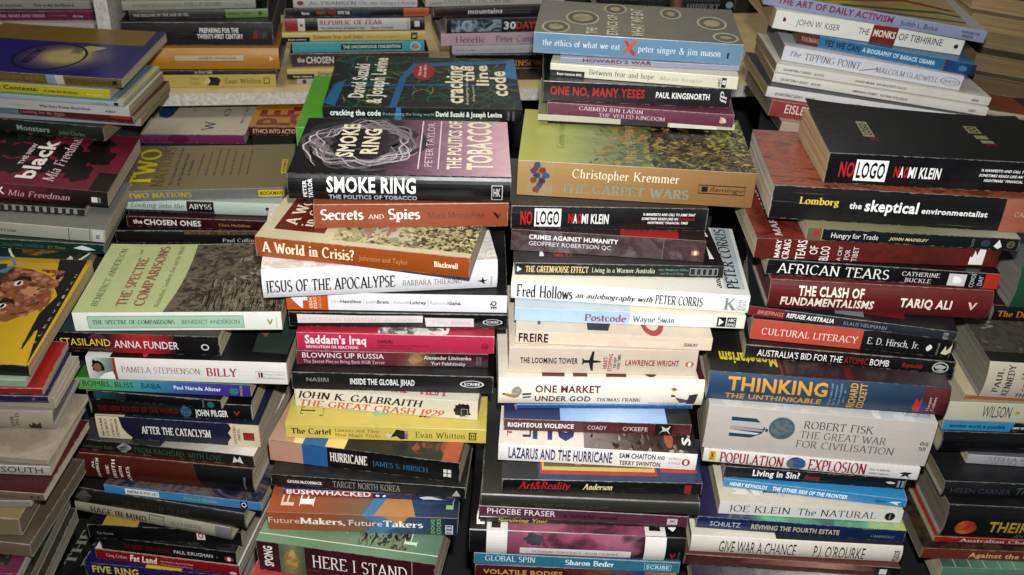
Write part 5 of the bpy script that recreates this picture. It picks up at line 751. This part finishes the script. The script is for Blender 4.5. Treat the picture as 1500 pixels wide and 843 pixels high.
stack('shelfright', 'in the shelf pile behind the scribbled book', 'z.5033', [
 B('b',745,36,1420,18,42,128,PB,'#9C9890','grey white paperback with cut off serif capitals', sp=[t('OUTSIDE THE EMPIRE',835,1165,.34,.8,'#4A4A48','r'), t('KINGSLEY',765,825,.3,.5,'#667','b')]),
 B('b',784,86,1400,68,46,128,PB,'#3A1A1C','dark maroon and grey paperback with bold lettering', sp=[r(950,1400,0,1,'#2A2426'), t('moving',828,942,.28,.72,'#0E0A0C','b'), t('mountains',948,1115,.28,.78,'#B8B4B4','b'), t('communities confront mining',1120,1255,.54,.68,'#777','s'), t('and globalisation',1120,1250,.26,.4,'#777','s')]),
 B('b',845,166,1495,150,70,128,PB,'#16181E','dark paperback with bluish photograph and red word',
   sp=[A(870,1110,.1,.9,['#0E1014','#2A3A48','#8A98A4','#1A222A'],40,2), t('30',1122,1180,.24,.74,'#C0C4C8','b'), t('DAYS',1182,1290,.24,.74,'#B83420','b'), r(845,1495,.92,1,'#24386A')]),
 B('b',820,226,1480,212,58,128,PB,'#A88E94','pale pink paperback with dark serif title', sp=[t('Heretic',890,1030,.26,.76,'#2A2030','r'), t('Peter Cameron',1083,1330,.26,.76,'#2E2848','r'), G(1180,1480,.0,1,['#A88E94','#5A5A88','#8A8AA8'],.4)][::-1]),
 B('b',875,266,1480,254,38,128,PB,'#9E9CA0','white paperback with fine blue lettering', sp=[t('Brian Coffey',890,985,.3,.66,'#556','r'), t('THE HEALING',1010,1250,.3,.62,'#88A','r')]),
 B('b',885,330,1500,326,62,128,PB,'#100E0C','black paperback with orange capitals showing at right', sp=[t('PARKINSON',1060,1310,.1,.55,'#B07020','R')]),
 B('b',885,392,1500,390,58,128,PB,'#16140F','dark worn paperback lying on the board', sp=[A(1200,1440,.1,.9,['#16140F','#3A2A18','#16140F'],60,2)]),
])
stack('shelffar', 'at the far upper left', .93, [
 B('a',-120,46,485,46,40,128,PB,'#94948A','grey white paperback with plain black title', sp=[t('The Sandman',-20,110,.34,.62,'#445','b'), t('This is My Surfboard',163,362,.34,.66,'#2A3240','b')], pg='#4A4438'),
 B('a',-120,102,468,100,46,128,PB,'#741E48','magenta paperback with white capitals', sp=[t('MENTAL WARS AND VENUS',-40,222,.36,.66,'#B89CA8','b'), t('Arrow',358,410,.34,.6,'#B8A8B0','b'), G(230,330,.45,.6,['#741E48','#9A5078'],.2)], topcol='#2A1A38', pg='#4A4438'),
 B('a',-120,168,600,172,55,130,PB,'#A8A49A','white paperback mostly hidden by the bronze edged book', sp=[t('KIM MAHOOD',130,320,.2,.72,'#24404A','s')]),
 B('a',-140,218,420,222,40,130,PB,'#28221A','dark paperback at the bottom of the far left pile'),
])

# ---------------------------------------------------------------- where every book lies
def ray(px, py): return FW * FPX + RT * (px - CX) - UP * (py - CY)
def topx(b, p): ox, oy = CROPS[b['cr']]; return ox + p[0] * .3, oy + p[1] * .3
def on_plane(px, z):
    d = ray(*px); return CAM + d * ((z - CAM.z) / d.z)
def solve(stk):
    """every book lies flat on the one below; its place on that level comes from the ends of its spine.
    A stack that leans (scale, degrees) is solved in its own tilted frame."""
    name, place, scale, books = stk
    roll = 0.0
    if isinstance(scale, tuple): scale, roll = scale
    Rm = Matrix.Rotation(math.radians(roll), 3, 'Y'); Ri = Rm.inverted()
    z = None
    for b in reversed(books):
        L, R = topx(b, b['bl']), topx(b, b['br'])
        if z is None:
            if isinstance(scale, str): z = float(scale[1:]); PV = on_plane(L, z)
            else: PV = CAM + ray(*L) / (scale * 1000); z = PV.z
            C2 = Ri @ (CAM - PV) + PV
        def onp(px):
            d = Ri @ ray(*px); return C2 + d * ((z - C2.z) / d.z)
        pl, pr = onp(L), onp(R)
        d = pr - pl; W = d.length; e = d / W
        nrm = Vector((-e.y, e.x, 0))
        mid = ((L[0] + R[0]) / 2, (L[1] + R[1]) / 2 - b['h'] * .3)
        rr = Ri @ ray(*mid); s = (pl - C2).dot(nrm) / rr.dot(nrm); q = C2 + rr * s
        T = q.z - z
        yaw = math.atan2(e.y, e.x)
        b.update(P=pl, yaw=yaw, W=W, T=T, z=z, place=place, stack=name, PV=PV, Rm=Rm,
                 M=Matrix.Translation(PV) @ Rm.to_4x4() @ Matrix.Translation(-PV) @ Matrix.Translation(Vector((pl.x, pl.y, z))) @ Matrix.Rotation(yaw, 4, 'Z'))
        z += T + 0.0003

# ---------------------------------------------------------------- book builder
def link(name, me, mat, parent):
    me.name = name
    if mat is not None: me.materials.append(mat)
    o = bpy.data.objects.new(name, me); COL.objects.link(o); o.parent = parent
    return o
def curved(b): return abs(b['bulge']) > 0.00012
def spine_pt(b, u, v, off):
    bu, T, W = b['bulge'], b['T'], b['W']
    y = -bu * (1 - (2 * v - 1) ** 2); dy = -bu * (-4 * (2 * v - 1)) / T     # dy/dz
    n = Vector((0, -1, dy)).normalized()
    return Vector((u * W, y, v * T)) + n * off
def lift(b, u, v):
    if not b['bow']: return 0.0
    return b['bow'] * (v ** 2) * (0.6 + 0.8 * math.sin(2.2 * u + b['seed'])) + b['bow'] * 0.6 * abs(2 * u - 1) ** 3 * v
def top_pt(b, u, v, off):
    return Vector((u * b['W'], v * b['D'], b['T'] + lift(b, u, v) + off))
def shell(b):
    """C shaped cover: back board, spine, front board; returns mesh"""
    W, D, T = b['W'], b['D'], b['T']; hb = b['kind'] == HB
    c = 0.0022 if hb else 0.0005
    if T < 0.008: c = min(c, T * .2)
    rr = 0.0012 if hb else 0.0007; rr = min(rr, T * .25)
    nx = 10 if b['bow'] else (4 if hb else 1); ny = 8 if b['bow'] else 1
    # outer path of (kind, y, z)
    out = [(D, 0.0)] + [(rr, 0.0)]
    out += [(rr * (1 - math.cos(a)), rr * (1 - math.sin(a))) for a in (math.radians(60), math.radians(30))]
    ns = (8 if hb else 5) if curved(b) else 1
    for k in range(ns + 1):
        v = rr / T + (1 - 2 * rr / T) * k / ns
        out.append((-b['bulge'] * (1 - (2 * v - 1) ** 2) if curved(b) else 0.0, v * T))
    out += [(rr * (1 - math.cos(a)), T - rr * (1 - math.sin(a))) for a in (math.radians(30), math.radians(60))]
    tops = [(rr + (D - rr) * k / ny, T) for k in range(ny + 1)]
    out += tops
    ntop = len(tops)
    n = len(out)
    inn = []
    for i, (y, z) in enumerate(out):
        a = out[max(0, i - 1)]; q = out[min(n - 1, i + 1)]
        dy, dz = q[0] - a[0], q[1] - a[1]; L = math.hypot(dy, dz) or 1
        inn.append((y + dz / L * c, z - dy / L * c))        # inward: right of travel direction
    V, F, UA, UB = [], [], [], []
    dist = [0.0]
    for i in range(1, n): dist.append(dist[-1] + math.hypot(out[i][0] - out[i - 1][0], out[i][1] - out[i - 1][1]))
    for k in range(nx + 1):
        u = k / nx
        wob = b['wob'] * math.sin(3.1 * u + b['seed'])
        for j, path in enumerate((out, inn)):
            for i, (y, z) in enumerate(path):
                zz = z + (lift(b, u, max(0, y) / D) if i >= n - ntop else 0)
                V.append((u * W, y + (wob if 0 < y < D * .5 and 0 else 0), zz))
    S = 2 * n
    # distances (metres) to the folds and edges, for the rubbed-edge material
    def ed(i, face):
        y, z = out[i]
        if face == 'spine': return z, T - z
        return y, D - y
    faces = []
    for k in range(nx):
        for i in range(n - 1):
            a, q = k * S + i, (k + 1) * S + i
            f = 'spine' if (out[i][0] <= rr + 1e-9 and out[i + 1][0] <= rr + 1e-9) else 'board'
            faces.append(((a, q, q + 1, a + 1), f, (i, i, i + 1, i + 1), (k, k + 1, k + 1, k)))
            faces.append(((a + n, a + n + 1, q + n + 1, q + n), 'in', (i, i + 1, i + 1, i), (k, k, k + 1, k + 1)))
    for k, flip in ((0, 0), (nx, 1)):
        for i in range(n - 1):
            o = k * S + i; qd = (o, o + 1, o + 1 + n, o + n)
            faces.append((qd[::-1] if flip else qd, 'in', (i, i, i, i), (k, k, k, k)))
    for i in (0, n - 1):
        for k in range(nx):
            o = k * S + i; qd = (o, o + n, o + S + n, o + S)
            faces.append((qd if i == 0 else qd[::-1], 'in', (i, i, i, i), (k, k, k + 1, k + 1)))
    me = bpy.data.meshes.new('cover'); me.from_pydata(V, [], [f[0] for f in faces])
    ea = me.uv_layers.new(name='ea'); eb = me.uv_layers.new(name='eb')
    li = 0
    for fc, kind, ii, kk in faces:
        for i, k in zip(ii, kk):
            x = k / nx * W
            if kind == 'in': A_, B_ = (1, 1), (1, 1)
            else:
                e0, e1 = ed(i, kind); A_, B_ = (x, e0), (W - x, e1)
            ea.data[li].uv = A_; eb.data[li].uv = B_; li += 1
    me.materials.append(card(b['col'], b['rough'], 1.2 if hb is False else .6))
    tc = b['topcol']
    if tc:
        me.materials.append(card(tc, b['rough']))
        for p, (fc, kind, ii, kk) in zip(me.polygons, faces):
            if kind == 'board' and ii[0] >= n - ntop - 1: p.material_index = 1
    me.materials.append(card('#8A8478', .6, 0))
    for p, (fc, kind, ii, kk) in zip(me.polygons, faces):
        if kind == 'in': p.material_index = len(me.materials) - 1
    if curved(b): 
        for p in me.polygons: p.use_smooth = False
    return me
def page_block(b):
    W, D, T = b['W'], b['D'], b['T']; hb = b['kind'] == HB
    c = 0.0024 if hb else 0.0006
    if T < 0.008: c = min(c, T * .22)
    sx = 0.0032 if hb else 0.0002; sy = 0.004 if hb else 0.0003
    n = max(3, min(9, int(T / 0.004))); q = random.Random(b['seed'] * 13 + 1)
    V, F = [], []
    y0 = 0.0017 if not hb else 0.0008
    for k in range(n + 1):
        f = k / n; z = c + (T - 2 * c) * f
        j = q.uniform(-.0003, .0003); j2 = q.uniform(-.0004, .0003); jy = q.uniform(-.0004, .0002)
        if hb: jy += -0.0035 * (1 - (2 * f - 1) ** 2); yb = y0 - b['bulge'] * .8 * (1 - (2 * f - 1) ** 2)
        else: yb = y0
        V += [(sx - j, yb, z), (W - sx + j2, yb, z), (W - sx + j2, D - sy + jy, z), (sx - j, D - sy + jy, z)]
    for k in range(n):
        for e in range(4):
            a, q_ = 4 * k + e, 4 * k + (e + 1) % 4
            F.append((a, q_, q_ + 4, a + 4))
    F.append((3, 2, 1, 0)); t0 = 4 * n; F.append((t0, t0 + 1, t0 + 2, t0 + 3))
    me = bpy.data.meshes.new('page_block'); me.from_pydata(V, [], F)
    return me
def surf(b, face, x, v, off):
    if face == 'sp':
        u = (x - b['bl'][0]) / (b['br'][0] - b['bl'][0])
        v = min(.985, max(.015, v))
        return spine_pt(b, min(1, max(0, u)), v, off)
    return top_pt(b, min(1, max(0, x / 1000)), min(.995, max(.0, v)), off)
def split_mesh(V2, F, cuts_x, cuts_y):
    """cut flat print along grid lines so that it can follow a curved face"""
    bm = bmesh.new(); vs = [bm.verts.new((p[0], p[1], p[2] if len(p) > 2 else 0)) for p in V2]
    for f in F:
        try: bm.faces.new([vs[i] for i in f])
        except ValueError: pass
    for cx in cuts_x: bmesh.ops.bisect_plane(bm, geom=bm.verts[:] + bm.edges[:] + bm.faces[:], plane_co=(cx, 0, 0), plane_no=(1, 0, 0))
    for cy in cuts_y: bmesh.ops.bisect_plane(bm, geom=bm.verts[:] + bm.edges[:] + bm.faces[:], plane_co=(0, cy, 0), plane_no=(0, 1, 0))
    bm.verts.index_update()
    V = [tuple(v.co) for v in bm.verts]; F2 = [tuple(v.index for v in f.verts) for f in bm.faces]
    bm.free(); return V, F2
def ring_poly(x0, x1, v0, v1, k, n=28):
    V, F = [], []
    cx, cv, rx, rv = (x0 + x1) / 2, (v0 + v1) / 2, (x1 - x0) / 2, (v1 - v0) / 2
    for i in range(n):
        a = 2 * math.pi * i / n
        for f in (1, k): V.append((cx + rx * f * math.cos(a), cv + rv * f * math.sin(a)))
    for i in range(n):
        a, q = 2 * i, 2 * ((i + 1) % n); F.append((a, q, q + 1, a + 1))
    return V, F
def resolve(spec):
    if spec[0] == 'ink': return ink(spec[1])
    if spec[0] == 'pic': return picture(*spec[1:])
    return gradient(*spec[1:])
SMOKE = dict()
def draw(b, face, ops, cover):
    lay = 0
    span = (b['br'][0] - b['bl'][0]) if face == 'sp' else 1000
    x00 = b['bl'][0] if face == 'sp' else 0
    bend = (face == 'sp' and curved(b)) or (face == 'top' and b['bow'] > 0)
    for op in ops:
        lay += 1; off = 0.00006 + lay * 0.00003; grad = False; name = 'printed_panel'
        if op[0] == 't':
            _, s, x0, x1, v0, v1, col, st, rot = op
            if face == 'sp' and (x0 > b['br'][0] or x0 < b['bl'][0] - 60): continue
            V, F = text_geo(s, st); name = 'lettering'
            if rot == 0: V2 = [(x0 + (x1 - x0) * x, v0 + (v1 - v0) * y, z) for x, y, z in V]
            elif rot == 1: V2 = [(x1 - (x1 - x0) * y, v0 + (v1 - v0) * x, z) for x, y, z in V]
            elif rot == -1: V2 = [(x0 + (x1 - x0) * y, v1 - (v1 - v0) * x, z) for x, y, z in V]
            else: V2 = [(x1 - (x1 - x0) * x, v1 - (v1 - v0) * y, z) for x, y, z in V]
            mat = ink(col)
            off += 0.00003
        elif op[0] == 'p':
            V2 = list(op[1]); F = [tuple(range(len(V2)))]; mat = resolve(op[2]); grad = op[2][0] == 'grad'
        elif op[0] == 'm':
            V2, F, mat, name = op[1], op[2], resolve(op[3]), op[4]
        elif op[0] == 'ring':
            V2, F = ring_poly(*op[1:5], op[6])
            mat = ink(op[5])
            name = 'printed_ring'
        else:
            _, x0, x1, v0, v1, col, wd = op
            hv = wd * (v1 - v0) if face == 'sp' else .01; hx = max(1.5, hv * b['T'] / b['W'] * span) if face == 'sp' else 8
            hv = max(hv, .03)
            V2 = [(x0, v0), (x1, v0), (x1, v1), (x0, v1), (x0 + hx, v0 + hv), (x1 - hx, v0 + hv), (x1 - hx, v1 - hv), (x0 + hx, v1 - hv)]
            F = [(0, 1, 5, 4), (1, 2, 6, 5), (2, 3, 7, 6), (3, 0, 4, 7)]; mat = ink(col); name = 'printed_frame'
        if bend:
            ys = [p[1] for p in V2]; xs = [p[0] for p in V2]
            nc = 10 if b['kind'] == HB or face == 'top' else 6; cy = [k / nc for k in range(1, nc) if min(ys) < k / nc < max(ys)]
            cxs = [100 * k for k in range(1, 10) if min(xs) < 100 * k < max(xs)] if face == 'top' else []
            V2, F = split_mesh(V2, F, cxs, cy)
        me = bpy.data.meshes.new(name)
        pts = [surf(b, face, p[0], p[1], off + (p[2] if len(p) > 2 else 0)) for p in V2]
        me.from_pydata(pts, [], F)
        # keep only outward normals
        if me.polygons:
            me.update()
            ref = Vector((0, -1, 0)) if face == 'sp' else Vector((0, 0, 1))
            tot = sum((p.normal.dot(ref) * p.area for p in me.polygons))
            if tot < 0: me.flip_normals()
        if grad:
            uv = me.uv_layers.new(name='g')
            xs = [p[0] for p in V2]; ys = [p[1] for p in V2]; a, q, c, d = min(xs), max(xs), min(ys), max(ys)
            for lp in me.loops:
                p = V2[lp.vertex_index]; uv.data[lp.index].uv = ((p[0] - a) / (q - a), (p[1] - c) / (d - c))
        po = link(name, me, mat, cover)
        if op[0] == 'm': po['kind'] = 'stuff'
GROUP = 'second-hand books piled in stacks'
def build(b, idx):
    b['seed'] = idx * 1.7; b['wob'] = 0
    b['bulge'] = min(0.0045, b['T'] * .13) if b['kind'] == HB else random.Random(idx).choice((.3, .9, .5, 1.2, .2, .8)) * 0.001 * min(1.3, b['T'] / .022)
    root = bpy.data.objects.new('hardback_book' if b['kind'] == HB else 'paperback_book', None)
    COL.objects.link(root); root.empty_display_size = .02
    root.matrix_world = b['M']
    root['label'] = b['look'] + ', ' + b['place']
    if len(root['label'].split()) > 16: print('LONG', len(root['label'].split()), root['label'])
    root['label'] = root['label']; root['category'] = 'book'; root['group'] = GROUP
    if b['stack'] == 'righttop':                                   # these lie with their page edges towards the viewer
        root.matrix_world = b['M'] @ Matrix.Translation((b['W'], b['D'], 0)) @ Matrix.Rotation(math.pi, 4, 'Z')
    cover = bpy.data.objects.new('cover', shell(b)); COL.objects.link(cover); cover.parent = root
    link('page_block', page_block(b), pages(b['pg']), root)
    draw(b, 'sp', b['sp'], cover); draw(b, 'top', b['top'], cover)
n = 0
for s in STACKS:
    solve(s)
# ---------------------------------------------------------------- the setting: shelf, tables, back wall
def box_mesh(boxes, name):
    V, F = [], []
    for (x0, x1, y0, y1, z0, z1) in boxes:
        q = len(V); V += [(x, y, z) for z in (z0, z1) for x, y in ((x0, y0), (x1, y0), (x1, y1), (x0, y1))]
        F += [(q + 3, q + 2, q + 1, q), (q + 4, q + 5, q + 6, q + 7)] + [(q + i, q + (i + 1) % 4, q + 4 + (i + 1) % 4, q + 4 + i) for i in range(4)]
    me = bpy.data.meshes.new(name); me.from_pydata(V, [], F); return me
def plain(name, hexc, rough=.8, hexc2=None, scale=40., stretch=(1, 1, 1), bump=.4):
    m, nt, b = nodes(name); tc = nt.nodes.new('ShaderNodeTexCoord'); mp = nt.nodes.new('ShaderNodeMapping'); mp.inputs['Scale'].default_value = stretch
    nt.links.new(tc.outputs['Object'], mp.inputs[0])
    n1 = N(nt, 'ShaderNodeTexNoise', Scale=scale, Detail=8.0, Roughness=.7); nt.links.new(mp.outputs[0], n1.inputs['Vector'])
    rp = nt.nodes.new('ShaderNodeValToRGB'); rp.color_ramp.elements[0].position = .35; rp.color_ramp.elements[1].position = .62
    rp.color_ramp.elements[0].color = lin(hexc2 or hexc); rp.color_ramp.elements[1].color = lin(hexc)
    nt.links.new(n1.outputs[0], rp.inputs[0]); nt.links.new(rp.outputs[0], b.inputs['Base Color']); b.inputs['Roughness'].default_value = rough
    bp = N(nt, 'ShaderNodeBump', Strength=bump, Distance=.001); nt.links.new(n1.outputs[0], bp.inputs['Height']); nt.links.new(bp.outputs[0], b.inputs['Normal'])
    return m
# the shelf board stands at a slight angle behind the front stacks
SA = math.radians(9.5); SO = on_plane((262, 138), .5033)     # a point on the board's front top edge
def shelf_obj(name, label, cat, boxes_by_part, kind=None):
    root = bpy.data.objects.new(name, None); COL.objects.link(root)
    root.location = (SO.x, SO.y, 0); root.rotation_euler = (0, 0, SA)
    root['label'] = label; root['category'] = cat
    for pn, bx, mat in boxes_by_part: link(pn, box_mesh(bx, pn), mat, root)
    return root
board_m = plain('painted_chipboard', '#CDBB8E', .6, '#BDA878', 12., (1, 1, 1), .1)
edge_m = plain('speckled_edge', '#C4C2BA', .85, '#A09A88', 150., (1, 1, 1), .7)
shelf_obj('book_shelf', 'cream painted chipboard shelf with a rough speckled front edge, carrying the back row', 'shelf', [
    ('shelf_board', [(-.85, 1.35, .002, .42, .4856, .5030)], board_m),
    ('shelf_edging', [(-.85, 1.35, 0, .002, .4850, .5033)], edge_m),
    ('back_panel', [(-.85, 1.35, .42, .43, .0, .72)], plain('dark_back_panel', '#1C1814', .8, '#120F0C', 20.)),
    ('shelf_upright', [(-.098, -.080, .004, .41, .5034, .86)], edge_m)])
# stepped, cloth covered table under the stacks
cloth = plain('dark_table_cloth', '#17161A', .95, '#0E0D10', 60.)
steps = []
for s in STACKS:
    nm, pl, sc_, bs = s
    if nm.startswith('shelf'): continue
    last = bs[-1]; c, s_ = math.cos(last['yaw']), math.sin(last['yaw'])
    xs = [last['P'].x + c * u - s_ * v for u in (0, last['W']) for v in (0, last['D'])]
    ys = [last['P'].y + s_ * u + c * v for u in (0, last['W']) for v in (0, last['D'])]
    m_ = .045 if nm == 'leftedge' else .012
    steps.append([min(xs) + m_, max(xs) - m_, min(ys) + m_, max(ys) - m_, .03, last['z'] - .0004])
x = [s for s in steps]
tab = box_mesh([(-1.3, 1.3, .55, 1.95, -.02, .03)], 'table'); to = link('table', tab, cloth, None); to['kind'] = 'structure'
for bx in x:
    o = link('display_riser', box_mesh([bx], 'display_riser'), cloth, None); o['kind'] = 'structure'
fl = link('floor', box_mesh([(-4, 4, -1.5, 6, -.80, -.75)], 'floor'), plain('floor_covering', '#3A3630', .9, '#2A2622', 15.), None); fl['kind'] = 'structure'
for s in STACKS:
    top = True
    for b in s[3]:
        build(b, n); n += 1
wl = link('wall', box_mesh([(-4, 4, 5.6, 5.7, -.75, 3.6)], 'wall'), plain('dim_wall_paint', '#5A564E', .9, '#4E4A42', 6.), None); wl['kind'] = 'structure'
